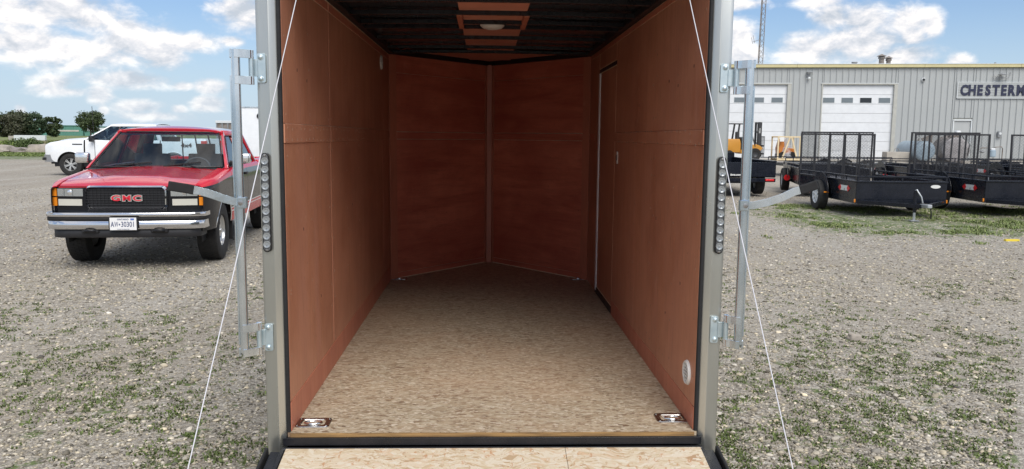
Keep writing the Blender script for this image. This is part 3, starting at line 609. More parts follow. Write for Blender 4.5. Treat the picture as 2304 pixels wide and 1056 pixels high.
def wheel(parent,x,y,r,w,rim,side,spokes,matrim,tread=True,holes=0):
    c=(x,y,r)
    hub=MB(); hub.lathe((x+side*w*.30,y,r),(side,0,0),[(0,.030),(.028,.028),(.034,.018),(.038,-.01)],16)
    wh=hub.build('wheel',matrim,parent,smooth=40)
    tb=MB(); hw=w/2
    tb.lathe(c,(side,0,0),[(rim*.97,-hw*.8),(rim*1.02,-hw*.92),(r*.88,-hw),(r*.965,-hw*.90),(r*.988,-hw*.72),(r*.988,hw*.72),(r*.965,hw*.90),(r*.88,hw),(rim*1.10,hw*.97),(rim*1.02,hw*.92),(rim*.97,hw*.8)],48)
    ty=tb.build('tyre','tyre_rubber',wh,smooth=35)
    if tread:
        tm=MB(); nseg=44
        for i in range(nseg):
            for k in range(5):
                a=2*PI*(i+.5*(k%2))/nseg; u=(k-2)*w*.178; da=.047 if k%2 else .052; sk=.012 if k in (0,3) else -.012
                hwk=w*.072; rr0=r*.975; rr1=r*(1.0 if 0<k<4 else .992); pts=[]
                for rr in (rr0,rr1):
                    for du,dd in ((-hwk,-da),(hwk,-da),(hwk,da),(-hwk,da)):
                        aa=a+dd+sk*du/hwk; pts.append((x+u+du,y+rr*math.cos(aa),r+rr*math.sin(aa)))
                tm.add(pts,[(4,5,6,7),(0,1,5,4),(1,2,6,5),(2,3,7,6),(3,0,4,7)])
        tm.build('tread','tyre_rubber',wh,kind='stuff')
    rb=MB(); o=w*.36
    rb.lathe(c,(side,0,0),[(rim,o+.012),(rim*.965,o+.014),(rim*.93,o),(rim*.91,o-.05),(rim*.9,-o)],36)
    if spokes:
        for i in range(spokes):
            a=2*PI*i/spokes+.3
            for da in ((-.13,.13) if spokes<=6 else (0,)):
                d=Vector((0,math.cos(a+da),math.sin(a+da))); rb.bar(Vector(c)+Vector((side*o*.80,0,0))+d*.03,Vector(c)+Vector((side*o*.86,0,0))+d*rim*.94,.030 if spokes<=6 else .04,.03,up=(side,0,0))
        rb.lathe(c,(side,0,0),[(0,o*.90),(rim*.28,o*.88),(rim*.32,o*.7)],24)
    else:
        rb.lathe(c,(side,0,0),[(rim*.92,o*.80),(rim*.80,o*.62),(rim*.42,o*.70),(rim*.36,o*.95),(0,o*1.0)],36)
    rm=rb.build('rim',matrim,wh,smooth=35)
    db=MB(); 
    if spokes: db.disc((x+side*o*.35,y,r),(side,0,0),rim*.92,30)
    for i in range(holes):
        a=2*PI*i/holes; db.disc((x+side*(o*.66+.006),y+rim*.61*math.cos(a),r+rim*.61*math.sin(a)),(side,0,0),.024,14)
    if db.v: db.build('rim_openings','black_satin',wh)
    return wh
def pickup(p,label,loc,rz,scale):
    T=thing(p['name'],label,'pickup truck',loc,rz,None,scale); W=p['w']; RF,RR=p['yf'],p['yr']; r=p['r']; A=r+p['gap']; bz=p['rock']
    paint=p['paint']
    def zlow(y,base=None):
        z=bz if base is None else base
        for yc in (RF,RR):
            if abs(y-yc)<A: z=max(z,r+math.sqrt(A*A-(y-yc)**2)*1.0)
        return z
    def ztop(y): return np.interp(y,p['ty'],p['tz'])
    def xs_(y,z):
        x=np.interp(z,[.40,.60,.85,1.05,1.25,1.4],[W-.045,W-.012,W,W-.008,W-.035,W-.06])
        if y<.55: x-=p.get('taper',.10)*((.55-y)/.55)**2
        if y>p['len']-.4: x-=.03*((y-p['len']+.4)/.4)**2
        return x
    def flank(y0,y1,name,shoulder=True,inner=None,low=None,parent=T):
        n=max(6,int((y1-y0)/.045)); 
        for sd in (-1,1):
            rows=[]
            for i in range(n+1):
                y=y0+(y1-y0)*i/n; zl=zlow(y,low(y) if low else None); zt=ztop(y); col=[]
                for k in range(8):
                    z=zl+(zt-.045-zl)*k/7; col.append((sd*xs_(y,z),y,z))
                xt=xs_(y,zt-.045)
                col+= [(sd*(xt-.012),y,zt-.022),(sd*(xt-.035),y,zt-.006),(sd*(xt-.07),y,zt)]
                if shoulder and inner: col+=[(sd*(inner(y)+(xt-.07-inner(y))*.5),y,zt+.006),(sd*inner(y),y,zt+.008)]
                rows.append(col)
            MB().grid(rows).build(name,paint,parent,smooth=50,solid=-.012 if sd>0 else .012)
    cb=p['cowl']; hin=p['hood_in']; dy=p['doors']
    flank(.04,cb+.03,'fender',inner=lambda y:hin)
    for a,b,nm in dy: flank(a+.004,b-.004,nm,inner=lambda y:xs_(y,1.1)-.10)
    flank(dy[-1][1]+.03,p['len'],'bed_side',inner=lambda y:W-.12)
    # arch lips
    for sd in (-1,1):
        for yc in (RF,RR):
            pts=[(sd*(xs_(yc+A*math.cos(a),r+A*math.sin(a))+.004),yc+A*math.cos(a),r+A*math.sin(a)) for a in np.linspace(math.asin((bz-r)/A) if bz>r else 0,PI-(math.asin((bz-r)/A) if bz>r else 0),22)]
            MB().tube(pts,.011 if p['lip']=='chrome' else .016,8).build('arch_trim',p['lip'],T,smooth=50)
            MB().sweep([(sd*(W-.17),yc+(A-.01)*math.cos(a),r+(A-.01)*math.sin(a)) for a in np.linspace(-.15,PI+.15,18)],[(-.15,-.006),(.15,-.006),(.15,.006),(-.15,.006)],up=(sd,0,.001)).build('wheel_well','black_satin',T)
            MB().prism([((yc+(A)*math.cos(a)),r+A*math.sin(a)) for a in np.linspace(0,PI,14)],0,.01,lambda a,b,tt:(sd*(W-.33)+tt,a,b)).build('wheel_well','black_satin',T)
    # hood
    ny,nx=22,22; rows=[]
    for i in range(ny+1):
        q=i/ny; y=.015+(cb-.015)*q; row=[]
        for j in range(nx+1):
            x=(j/nx*2-1)*(hin-.006); u=x/hin
            z=ztop(max(y,.06))+.008+p['crown']*(1-u*u)*min(1,y*2.2+.25)
            if y<.12: z-= .035*((.12-y)/.12)**2
            z+= p['bulge']*(ss(.50,.42,abs(u)) if False else (1 if abs(u)<.42 else (max(0,1-(abs(u)-.42)/.06))))*min(1,max(0,(y-.10)*3))
            row.append((x,y+.05*abs(u)**3*(1-q)+ (0 if q<1 else 0)+ -.06*q*(1-u*u) *0,z))
        rows.append(row)
    MB().grid(rows).build('hood',p['top'],T,smooth=40,solid=.015)
    # inner dark volumes
    MB().box(-W+.34,W-.34,.12,p['len']-.1,bz-.02,ztop(.5)-.06).build('underbody','black_satin',T) if False else None
    MB().box(-W+.34,W-.34,.12,cb-.05,.42,ztop(.3)-.07).build('engine_bay','black_satin',T)
    MB().box(-.55,.55,cb,p['len']-.1,.36,.62).build('frame_rails','black_satin',T,bevel=.02)
    # cabin
    gy=p['g']; (yb0,zb0),(yt0,zt0),(yt1,zt1),(yb1,zb1)=gy; xb,xt=p['xb'],p['xt']
    def S(y,z,o=0): return xb-(z-zb0)*(xb-xt)/(zt0-zb0)+o
    def sidepoly(poly,name,mat,t0=0,t1=-.035,sides=(-1,1),parent=T,bev=.004):
        for sd in sides: MB().prism(poly,t0,t1,lambda a,b,tt:(sd*S(a,b,tt),a,b)).build(name,mat,parent,bevel=bev,smooth=50)
    pw=.075; rz_=zt0-.07
    def ya(z,off=0): return yb0+(yt0-yb0)*(z-zb0)/(zt0-zb0)+off
    def yc_(z,off=0): return yb1+(yt1-yb1)*(z-zb1)/(zt1-zb1)+off
    sidepoly([(ya(zb0-.02),zb0-.02),(ya(zb0-.02,pw+.05),zb0-.02),(ya(rz_,pw+.03),rz_),(yt0+.02,zt0)],'windscreen_pillar',p['top'])
    sidepoly([(yt0+.02,zt0+.004),(ya(rz_,pw+.03),rz_),(yc_(rz_,-pw),rz_),(yt1,zt1+.004)],'roof_rail',p['top'])
    sidepoly([(yc_(zb1-.02,-.16),zb1-.02),(yb1,zb1-.02),(yt1,zt1),(yc_(rz_,-pw-.04),rz_)],'rear_pillar',p['top'])
    ends=[ya]
    for yp,wp in p['pillars']: sidepoly([(yp,zb0-.02),(yp+wp,zb0-.02),(yp+wp+.02,rz_+.005),(yp+.02,rz_+.005)],'door_pillar',p['pmat'])
    cuts=[None]+list(p['pillars'])+[None]
    for i in range(len(cuts)-1):
        a=cuts[i]; b=cuts[i+1]
        bl=(ya(zb0,pw+.04) if a is None else a[0]+a[1]); br=(yc_(zb1,-.15) if b is None else b[0])
        tl=(ya(rz_,pw+.03) if a is None else a[0]+a[1]+.02); tr_=(yc_(rz_,-pw-.03) if b is None else b[0]+.02)
        sidepoly([(bl-.01,zb0-.015),(br+.01,zb0-.015),(tr_+.01,rz_+.01),(tl-.01,rz_+.01)],'side_window','car_glass',-.018,-.022,bev=0)
        mb_=[(bl,zb0),(br,zb0),(tr_,rz_),(tl,rz_)]
        for sd in (-1,1):
            pts=[(sd*S(a_,b_,.001),a_,b_) for a_,b_ in mb_+mb_[:1]]
            MB().tube(pts,.007,6).build('window_trim','black_satin',T)
    def ws(u,v,o=0):  # windscreen surface
        y=yb0+(yt0-yb0)*v-.10*(1-u*u)*(1-v*.5)+o; z=zb0+(zt0-zb0)*v; x=(xb-.06+(xt-xb)*v+.02*0)*u; return (x,y,z)
    MB().grid([[ws(u,v) for u in np.linspace(-1,1,17)] for v in np.linspace(0,.955,7)]).build('windscreen','car_glass',T,smooth=60)
    MB().tube([ws(u,.0,-.004) for u in np.linspace(-1,1,17)]+[ws(1,v,-.004) for v in (.3,.6,.95)]+[ws(u,.955,-.004) for u in np.linspace(1,-1,17)]+[ws(-1,v,-.004) for v in (.6,.3,0)],.009,6).build('windscreen_seal','black_satin',T)
    MB().grid([[ws(u,v,.006) for u in np.linspace(-1,1,17)] for v in (.86,.955)]).build('shade_band','dark_glass',T,smooth=60)
    MB().grid([[(x,y+(.0-.085*(1-(x/xb)**2)*(1 if k==0 else .9)),z) for x in np.linspace(-xb+.05,xb-.05,13)] for k,(y,z) in enumerate(((cb-.10,ztop(cb)-.005),(yb0+.02,zb0-.003)))]).build('cowl','black_satin',T,smooth=60,solid=.01)
    # roof
    rows=[]
    for i,y in enumerate(np.linspace(yt0-.03,yt1+.02,14)):
        row=[]
        for u in np.linspace(-1,1,21):
            e=min((y-yt0+.03)/.25,1); f=min((yt1+.02-y)/.2,1)
            z=zt0+.012+.055*(1-u**2)*(.35+.65*math.sqrt(max(0,e)))*(.6+.4*f)-.03*abs(u)**8; yy=y-.05*(1-u*u)*(1-e)
            row.append(((xt+.008)*u,yy,z))
        rows.append(row)
    MB().grid(rows).build('roof',p['top'],T,smooth=50,solid=.012)
    hd=[[ (u*(xt-.005),yt0-.03-.05*(1-u*u)+k*.02,zt0+.012+.019*(1-u*u)-.03*abs(u)**8-k*.052) for u in np.linspace(-1,1,17)] for k in (0,1)]
    MB().grid(hd).build('windscreen_header',p['top'],T,smooth=50,solid=.02)
    # rear window wall
    for (x0,x1,z0,z1) in ((-xb+.07,-xb+.2,0,1),(xb-.2,xb-.07,0,1)):
        pass
    def rw(u,v): return (u*(xb-.03+(xt-xb+.0)*v),yb1-.03+(yt1-yb1)*v,zb1+(zt1-zb1)*v)
    MB().grid([[rw(u,v) for u in (-.86,.86)] for v in (.06,.86)]).build('rear_window','car_glass',T)
    for u0,u1,v0,v1 in ((-1,-.86,-.1,1),(.86,1,-.1,1),(-.86,.86,-.1,.06),(-.86,.86,.86,1)):
        MB().grid([[rw(u,v) for u in (u0,u1)] for v in (v0,v1)]).build('rear_window_frame',p['top'],T,solid=.03)
    if p.get('slider'):
        for u in (-.28,.28,0): MB().bar(rw(u,.06),rw(u,.86),.018,.018).build('slider_bar','black_satin',T)
    # interior
    MB().box(-xb+.06,xb-.06,cb+.05,yb1-.05,.55,.60).build('cab_floor','dark_interior',T)
    MB().box(-xb+.08,xb-.08,cb+.02,cb+.34,.9,zb0-.03).build('dashboard','dark_interior',T,bevel=.05,seg=3)
    MB().box(-xb+.06,xb-.06,yb1-.12,yb1-.06,.6,zb1-.01).build('cab_back_wall','dark_interior',T)
    for sd in (-1,1): MB().box(min(sd*(xb-.04),sd*(xb-.07)),max(sd*(xb-.04),sd*(xb-.07)),cb+.1,yb1-.1,.6,zb0-.03).build('door_card','dark_interior',T)
    MB().grid([[(x,y,zt0-.02) for x in (-xt+.03,xt-.03)] for y in (yt0+.02,yt1-.02)]).build('headliner','seat_grey',T)
    sy=p['seat']
    for sx in (-.38,.38):
        s=MB().sweep([(sx,sy+.02,.82),(sx,sy+.10,1.05),(sx,sy+.16,zb0+.10),(sx,sy+.17,zb0+.14)],[(a,b) for a,b in rrect(.50,.14,.06)],up=(0,1,0)).build('seat_back','seat_grey',T,smooth=40)
        MB().sweep([(sx,sy+.17,zb0+.13),(sx,sy+.18,zb0+.20),(sx,sy+.185,zb0+.30)],rrect(.26,.10,.045),up=(0,1,0)).build('headrest','seat_grey',s,smooth=40)
        MB().box(sx-.25,sx+.25,sy-.45,sy+.1,.66,.84).build('seat_cushion','seat_grey',T,bevel=.05,seg=2)
    MB().lathe((.38,cb+.50,zb0-.06),(0,-1,.55),[(.19+.014*math.cos(a),.014*math.sin(a)) for a in np.linspace(0,2*PI,9)[:-1]],26,close=True).build('steering_wheel','dark_interior',T,smooth=60)
    MB().box(-.13,.13,yt0-.03,yt0-.01,zt0-.16,zt0-.09).build('inside_mirror','black_satin',T,bevel=.01)
    # bed
    b0=dy[-1][1]+.03; bt=ztop(4.5)
    MB().box(-W+.12,W-.12,b0+.02,p['len']-.05,.72,.75).build('bed_floor',p['top'],T)
    MB().box(-W+.05,W-.05,b0,b0+.03,.5,bt-.02).build('bed_front',p['top'],T)
    for sd in (-1,1): MB().box(min(sd*(W-.13),sd*(W-.11)),max(sd*(W-.13),sd*(W-.11)),b0+.02,p['len']-.05,.72,bt+.0).build('bed_wall',p['top'],T)
    MB().box(-W+.13,W-.13,p['len']-.05,p['len'],.60,bt).build('tailgate',p['top'],T,bevel=.01)
    for sd in (-1,1): MB().box(min(sd*(W-.02),sd*(W-.16)),max(sd*(W-.02),sd*(W-.16)),p['len']-.02,p['len']+.02,.85,bt-.05).build('tail_light','red_lens',T,bevel=.01)
    MB().box(-W+.05,W-.05,p['len'],p['len']+.14,.46,.62).build('rear_bumper',p['bumpmat'],T,bevel=.02)
    for sd in (-1,1):
        for yc in (RF,RR): wheel(T,sd*(p['track']/2),yc,r,p['tw'],p['rim'],sd,p['spokes'],'alloy',p['tread'],p['holes'])
    return T,xs_,ztop,S,ws

RED=dict(name='pickup_truck',w=.955,len=5.50,yf=.86,yr=4.51,r=.385,gap=.075,rock=.47,paint='two_tone',top='red_paint',lip='chrome',
  ty=[0,.06,.3,.9,1.35,2.2,3.6,3.66,5.5],tz=[1.015,1.03,1.075,1.135,1.18,1.205,1.215,1.235,1.245],cowl=1.30,hood_in=.79,crown=.028,bulge=.012,
  doors=[(1.345,2.46,'door'),(2.46,3.60,'cab_side')],g=((1.30,1.205),(2.02,1.70),(3.36,1.70),(3.60,1.22)),xb=.905,xt=.715,pillars=[(2.42,.09)],pmat='red_paint',slider=True,seat=2.25,
  bumpmat='bumper_chrome',track=1.58,tw=.265,rim=.205,spokes=0,holes=8,tread=True)
PT,xs_,ztop,S,ws=pickup(RED,'red pickup with black flanks and chrome bumper, parked left of the open trailer',(-4.14,6.33,0),R(6),.955)
# front face
def fy(x): return .018+.085*abs(x/.9)**3
MB().grid([[(x,fy(x),z) for x in np.linspace(-.85,.85,25)] for z in (.66,.80,1.0,1.022)]).build('front_panel','black_paint',PT,smooth=60,solid=.01)
def ring2(w_,h_,r_,wid,y0,y1,zc,x0=0):
    o=rrect(w_,h_,r_,5); i=[(a*(1-2*wid/w_),b*(1-2*wid/h_)) for a,b in o]; n=len(o)
    md=[((a+c)/2,(b+d)/2) for (a,b),(c,d) in zip(o,i)]
    vs=[(x0+a,y0,zc+b) for a,b in o]+[(x0+a,y1,zc+b) for a,b in md]+[(x0+a,y0,zc+b) for a,b in i]
    return MB().add(vs,[(k*n+j,k*n+(j+1)%n,(k+1)*n+(j+1)%n,(k+1)*n+j) for k in range(2) for j in range(n)])
gr=ring2(.93,.290,.055,.032,.012,-.038,.884).build('grille','chrome',PT,smooth=50,label='chrome framed black grille')
mb=MB()
for k in range(9): mb.box(-.44,.44,-.004,.012,.735+.0295*k+.004,.735+.0295*k+.012)
for k in range(21): mb.box(-.43+.043*k-.0015,-.43+.043*k+.0015,.002,.012,.725,1.0)
mb.build('grille_bars','trim_grey',gr)
MB().box(-.45,.45,.012,.014,.72,1.005).build('grille_back','black_satin',gr)
bd=MB().box(-.195,.195,-.006,-.002,.815,.905).build('badge_plate','black_satin',gr) if False else None
for i,(ch,cx) in enumerate((('G',-.120),('M',.004),('C',.124))):
    for nm,mt,bo,yy,dp in (('letter_outline','chrome',.010,-.012,.004),('letter','badge_red',.002,-.018,.004)):
        text(nm,ch,.092,mt,frame((cx,yy,.880),(1,0,0),(0,0,1)),gr,dp,bo,1.55 if ch!='M' else 1.4)
for sd in (-1,1):
    hl=MB().grid([[(sd*x,fy(x)-.014,z) for x in np.linspace(.50,.80,7)] for z in (.900,.990)]).build('headlight','lamp_glass',PT,smooth=60,solid=.02)
    MB().lathe((sd*.65,fy(.65)-.012,.945),(0,-1,0),[(0,.006),(.02,.008),(.03,.003)],14).build('bulb','chrome',hl,smooth=50)
    for k in range(5): MB().box(sd*.65-.14+.056*k,sd*.65-.138+.056*k,fy(.65)-.028,fy(.65)-.012,.902,.988).build('lens_rib','chrome',hl) if k in(1,3) else None
    MB().grid([[(sd*x,fy(x)-.012,z) for x in np.linspace(.515,.795,7)] for z in (.788,.866)]).build('park_light','lamp_inner',PT,smooth=60,solid=.02)
    for z0,z1 in ((.90,.995),(.785,.885)):
        MB().grid([[(sd*x,y,z) for x,y in ((.815,fy(.815)-.012),(.86,fy(.86)-.008),(.885,.105),(.893,.16))] for z in (z0,z1)]).build('amber_light','amber_lens',PT,smooth=60,solid=.012)
# bumper sections swept round the nose
def bump(name,mat,z0,z1,o0,o1,half=.93,th=.03):
    path=[]
    for x in np.linspace(-1,1,33):
        xx=half*math.sin(x*PI/2) if False else half*x; e=max(0,(abs(xx)-.70)/(half-.70)); path.append((xx,-.14+.05*(abs(xx)/.9)**2+.06*e*e+o0,0))
    a=math.copysign
    L_=[(-half-.01,.02+o0,0),(-half-.015,.14,0),(-half-.012,.30,0)]
    pts=[(x,y,z) for x,y,z in reversed(L_)]+path+[(-x,y,z) for x,y,z in L_]
    rows=[[(x,y+(o1 if k in (0,) else 0)+dy_,z) for (x,y,_) in pts] for k,(z,dy_) in enumerate(((z0,.008),(z0+.006,0),(z1-.006,0),(z1,.008)))]
    return MB().grid(rows).build(name,mat,PT,smooth=60,solid=th)
b1=bump('bumper','bumper_chrome',.665,.715,-.005,0,.90)
rows=[]
b2=bump('bumper_strip','rubber',.618,.664,.004,0,.895); b3=bump('bumper_lower','bumper_chrome',.518,.617,-.002,0,.885); b4=bump('air_dam','trim_grey',.415,.517,.03,0,.83)
MB().grid([[(x,y,.713) for x in np.linspace(-.86,.86,9)] for y in (-.09,.05)]).build('bumper_top','bumper_chrome',PT,solid=.01)
pl=MB().box(-.165,.165,-.168,-.160,.505,.668).build('plate_holder','black_satin',PT,bevel=.004)
MB().box(-.150,.150,-.172,-.1685,.512,.660).build('number_plate','plate_white',pl,bevel=.003)
fr_=lambda x,z:frame((x,-.1735,z),(1,0,0),(0,0,1))
text('plate_letters','A',.088,'ink_blue',fr_(-.119,.582),pl,.0006,.0012,.62); text('plate_letters','W',.088,'ink_blue',fr_(-.076,.582),pl,.0006,.0002,.46); text('plate_letters','30301',.088,'ink_blue',fr_(.050,.582),pl,.0006,.0006,.72)
MB().add([(-.047,-.1736,.570),(-.033,-.1736,.570),(-.030,-.1736,.588),(-.035,-.1736,.582),(-.040,-.1736,.594),(-.045,-.1736,.582),(-.050,-.1736,.588)],[(0,1,2,3,4,5,6)]).build('crown_mark','ink_blue',pl)
text('plate_letters','ONTARIO',.026,'ink_blue',fr_(0,.640),pl,.0005,.0005,1.1); text('plate_letters','YOURS TO DISCOVER',.014,'ink_blue',fr_(0,.523),pl,.0005,0,1.0)
MB().box(.085,.125,-.1738,-.1725,.630,.652).build('plate_sticker','sticker_blue' if 'sticker_blue' in MATS else 'ink_blue',pl)
for sd in (-1,1):
    MB().box(sd*.39-.10,sd*.39+.10,-.125,-.10,.47,.55).build('hook_recess','black_satin',PT,bevel=.015)
    MB().tube([(sd*.39+.055*math.cos(a),-.135-.02*math.sin(a),.495+.012*math.sin(a)) for a in np.linspace(-.3,PI+.3,12)],.011,8).build('tow_hook','black_steel',PT,smooth=50)
    # mirrors
    mo=pempty('mirror',PT)
    MB().box(min(sd*.98,sd*1.16),max(sd*.98,sd*1.16),1.58,1.68,1.245,1.385).build('mirror_shell','chrome',mo,bevel=.03,seg=3,smooth=50)
    MB().box(min(sd*.995,sd*1.145),max(sd*.995,sd*1.145),1.679,1.684,1.26,1.37).build('mirror_glass','car_glass',mo)
    MB().sweep([(sd*.87,1.66,1.25),(sd*.94,1.66,1.24),(sd*1.03,1.65,1.27)],rrect(.07,.05,.015),up=(0,1,0)).build('mirror_arm','black_satin',mo,smooth=50)
    MB().box(min(sd*.962,sd*.99),max(sd*.962,sd*.99),2.24,2.38,1.06,1.10).build('door_handle','black_satin',PT,bevel=.006)
    MB().box(min(sd*.80,sd*.93),max(sd*.80,sd*.93),1.40,1.415,.20,.56).build('mud_flap','rubber',PT,bevel=.003)
    MB().box(min(sd*.80,sd*.93),max(sd*.80,sd*.93),5.0,5.015,.20,.56).build('mud_flap','rubber',PT,bevel=.003)
for (u0,u1,uh) in ((-.62,-.08,-.05),(.12,.68,.70)):
    a=ws(u0,.03,-.02);b=ws(u1,.13,-.03); w1=MB().bar(a,b,.014,.02).build('wiper','black_satin',PT,bevel=.003)
    c_=ws((u0+u1)/2,.10,-.045); d_=ws(uh if uh<0 else .72,-.06,-.02); MB().bar(c_,d_,.014,.014).build('wiper_arm','black_satin',w1)
MB().tube([(-.74,1.16,1.15),(-.745,1.17,1.45),(-.76,1.19,2.0)],.0035,6).build('antenna','black_satin',PT)
for sd in (-1,1): MB().box(sd*.945-.008,sd*.945+.008,.26,.34,1.0,1.0+.02).build('fender_badge','chrome',PT,bevel=.003) if False else None
# white pickup in profile
WH=dict(name='pickup_truck',w=1.0,len=5.80,yf=.94,yr=4.62,r=.405,gap=.075,rock=.50,paint='white_paint',top='white_paint',lip='white_paint',taper=.16,
  ty=[0,.06,.2,.6,1.45,2.4,4.15,4.2,5.8],tz=[1.06,1.12,1.185,1.25,1.315,1.28,1.30,1.36,1.37],cowl=1.42,hood_in=.80,crown=.05,bulge=.03,
  doors=[(1.50,2.62,'door'),(2.62,3.6,'door'),(3.6,4.15,'cab_side')],g=((1.42,1.32),(2.36,1.87),(3.95,1.87),(4.20,1.33)),xb=.93,xt=.74,pillars=[(2.60,.08),(3.55,.08)],pmat='black_satin',slider=False,seat=2.6,
  bumpmat='bumper_chrome',track=1.70,tw=.275,rim=.235,spokes=6,holes=0,tread=False)
_th=math.atan2(.05,.58)
F1,_x2,_z2,S2,ws2=pickup(WH,'white pickup seen side-on far behind the red pickup',(-16.28,28.05,0),R(-90)+.035,1.01)
F1['label']='white pickup parked side-on beyond the red pickup, nose pointing left'
def fy2(x): return .03+.16*abs(x/.9)**3
MB().grid([[(x,fy2(x),z) for x in np.linspace(-.85,.85,15)] for z in (.62,.8,1.0,1.09)]).build('grille','trim_grey',F1,smooth=60,solid=.02)
for z in (.78,.92): MB().box(-.70,.70,-.01,.03,z,z+.06).build('grille_bar','chrome',F1,bevel=.01)
for sd in (-1,1):
    MB().grid([[(sd*x,y,z) for x,y in ((.62,.06),(.82,.10),(.875,.18),(.915,.40))] for z in (.99,1.075)]).build('headlight','trim_grey',F1,smooth=60,solid=.02)
    MB().grid([[(sd*x,y,z) for x,y in ((.80,.085),(.872,.14),(.895,.25))] for z in (.80,.985)]).build('marker_light','amber_lens',F1,smooth=60,solid=.02)
    MB().box(min(sd*.955,sd*1.0),max(sd*.955,sd*1.0),1.05,1.40,1.12,1.165).build('vent_badge','trim_grey',F1,bevel=.004)
    MB().box(min(sd*1.0,sd*1.22),max(sd*1.0,sd*1.22),1.72,1.86,1.24,1.46).build('mirror','black_satin',F1,bevel=.04,seg=2,smooth=50)
    MB().box(min(sd*.99,sd*1.015),max(sd*.99,sd*1.015),2.40,2.56,1.13,1.16).build('door_handle','white_paint',F1,bevel=.006)
    MB().box(min(sd*.99,sd*1.015),max(sd*.99,sd*1.015),3.40,3.56,1.13,1.16).build('door_handle','white_paint',F1,bevel=.006)
    MB().box(min(sd*.94,sd*.985),max(sd*.94,sd*.985),5.62,5.815,.92,1.30).build('tail_light','red_lens',F1,bevel=.01)
bp=[(x,-.10+.03*(abs(x)/.9)**2+(.20*((abs(x)-.7)/.25)**2 if abs(x)>.7 else 0),0) for x in np.linspace(-.95,.95,21)]; bp=[(-.975,.42,0)]+bp+[(.975,.42,0)]
MB().grid([[(x,y,z) for x,y,_ in bp] for z in (.50,.54,.72,.76)]).build('front_bumper','bumper_grey',F1,smooth=60,solid=.04)
MB().box(.80,.93,-.06,.02,.56,.66).build('fog_recess','black_satin',F1,bevel=.01)
text('decal','4x4',.20,'trim_grey',frame((1.003,4.25+.85,1.14),(0,1,0),(0,0,1)),F1,.002,.006,1.3)
# ================================================================ workshop building
M('cladding',(.40,.415,.415),(.35,.37,.37),1.5,(1,1,.15),rough=.45,rvar=.1,bump=.05,bdist=.01); M('fascia_yellow',(.56,.50,.27),(.50,.45,.25),3,rough=.5)
gloss('door_white',(.70,.72,.74),.45); M('trim_beige',(.44,.44,.40),(.38,.38,.35),4,rough=.6); gloss('trim_light',(.62,.65,.66),.5)
gloss('pane_grey',(.16,.19,.21),.08); gloss('pane_dark',(.02,.025,.03),.08); M('roof_metal',(.36,.37,.38),(.30,.31,.32),3,rough=.5)
M('weathered_steel',(.16,.13,.11),(.26,.24,.22),8,rough=.7); gloss('letter_navy',(.018,.022,.055),.5); gloss('lamp_grey',(.25,.26,.27),.4)
BLD=Vector((14.45,44.88,.40)); bu=Vector((.9877,-.1564,0)); bn=Vector((-.1564,-.9877,0))
WB=thing('workshop_building','long pale grey metal-clad workshop with two white overhead doors and yellow fascia','building',BLD,math.atan2(bu.y,bu.x))
H0,H1=.0,5.34
# local: x along wall, y back, z up
FR=-.35
ops=[(-.66,3.49,4.36),(5.40,9.49,4.36),(12.80,13.86,2.39)]
def blocked(u0,u1):
    for a,b,zt in ops:
        if u1>a+.02 and u0<b-.02: return zt,max(u0,a),min(u1,b)
    return None
PW=.345; k=0; shared={}
def clad_mesh(w_,z0,z1):
    key=(round(w_,3),round(z0,3),round(z1,3))
    if key in shared: return shared[key]
    prof=[(0,0),(w_*.08,0),(w_*.13,-.038),(w_*.22,-.038),(w_*.27,0),(w_*.985,0),(w_*.985,.012),(w_,.012)]
    mb=MB(); mb.grid([[(a,b,z) for a,b in prof] for z in (z0,z1)]); o=mb.build('cladding_panel','cladding',WB,solid=-.004); shared[key]=o.data; bpy.data.objects.remove(o); return shared[key]
u=-8.0
edges=sorted(set([round(-8+PW*i,3) for i in range(int(46/PW))]+[a for a,b,_ in ops]+[b for a,b,_ in ops]))
for a,b in zip(edges[:-1],edges[1:]):
    if b-a<.03: continue
    zt=0.12
    for oa,ob,oz in ops:
        if a>=oa-.01 and b<=ob+.01: zt=oz+.10
    if b>30: continue
    o=bpy.data.objects.new('cladding_panel',clad_mesh(b-a,zt,H1)); COL.objects.link(o); o.parent=WB; o.location=(a,0,0)
MB().box(30,38,0,.05,.1,H1).build('far_cladding','cladding',WB)
MB().box(-8,38,.04,.25,-.4,H1).build('wall','roof_metal',WB) if False else None
for a,b,z0 in ((-8,-.66,0),(3.49,5.40,0),(9.49,12.80,0),(13.86,38,0)): MB().box(a,b,.05,.25,-.35,H1).build('wall','trim_beige',WB)
for a,b,z0 in ops: MB().box(a,b,.05,.25,z0,H1).build('wall','trim_beige',WB)
for a,b in ((-8,-.66),(3.49,5.40),(9.49,12.80),(13.86,38)): MB().box(a,b,-.03,.05,-.4,.11).build('foundation','concrete',WB,bevel=.01)
q=-8.4
for b in (3.9,11.0,16.2,24,38.4):
    MB().box(q+.004,b-.004,-.16,.02,H1+.02,H1+.20).build('fascia','fascia_yellow',WB,bevel=.01); MB().box(q,b,-.18,.10,H1+.203,H1+.235).build('gutter','trim_light',WB,bevel=.006); q=b
MB().add([(-8.4,.0,H1+.22),(38.4,.0,H1+.22),(38.4,24,H1+1.0),(-8.4,24,H1+1.0)],[(0,1,2,3)]).build('roof','roof_metal',WB,solid=.05)
for i in range(46): MB().box(-8+i-.02,-8+i+.02,.05,.2,H1+.235,H1+.262).build('roof_rib','roof_metal',WB)
for (x0,x1,y0,y1) in ((-8.1,-8,0.05,24),(38,38.1,.05,24),(-8,38,23.9,24)): MB().box(x0,x1,y0,y1,-.35,H1+.3).build('wall','cladding',WB)
wins=[[None]*4]*2
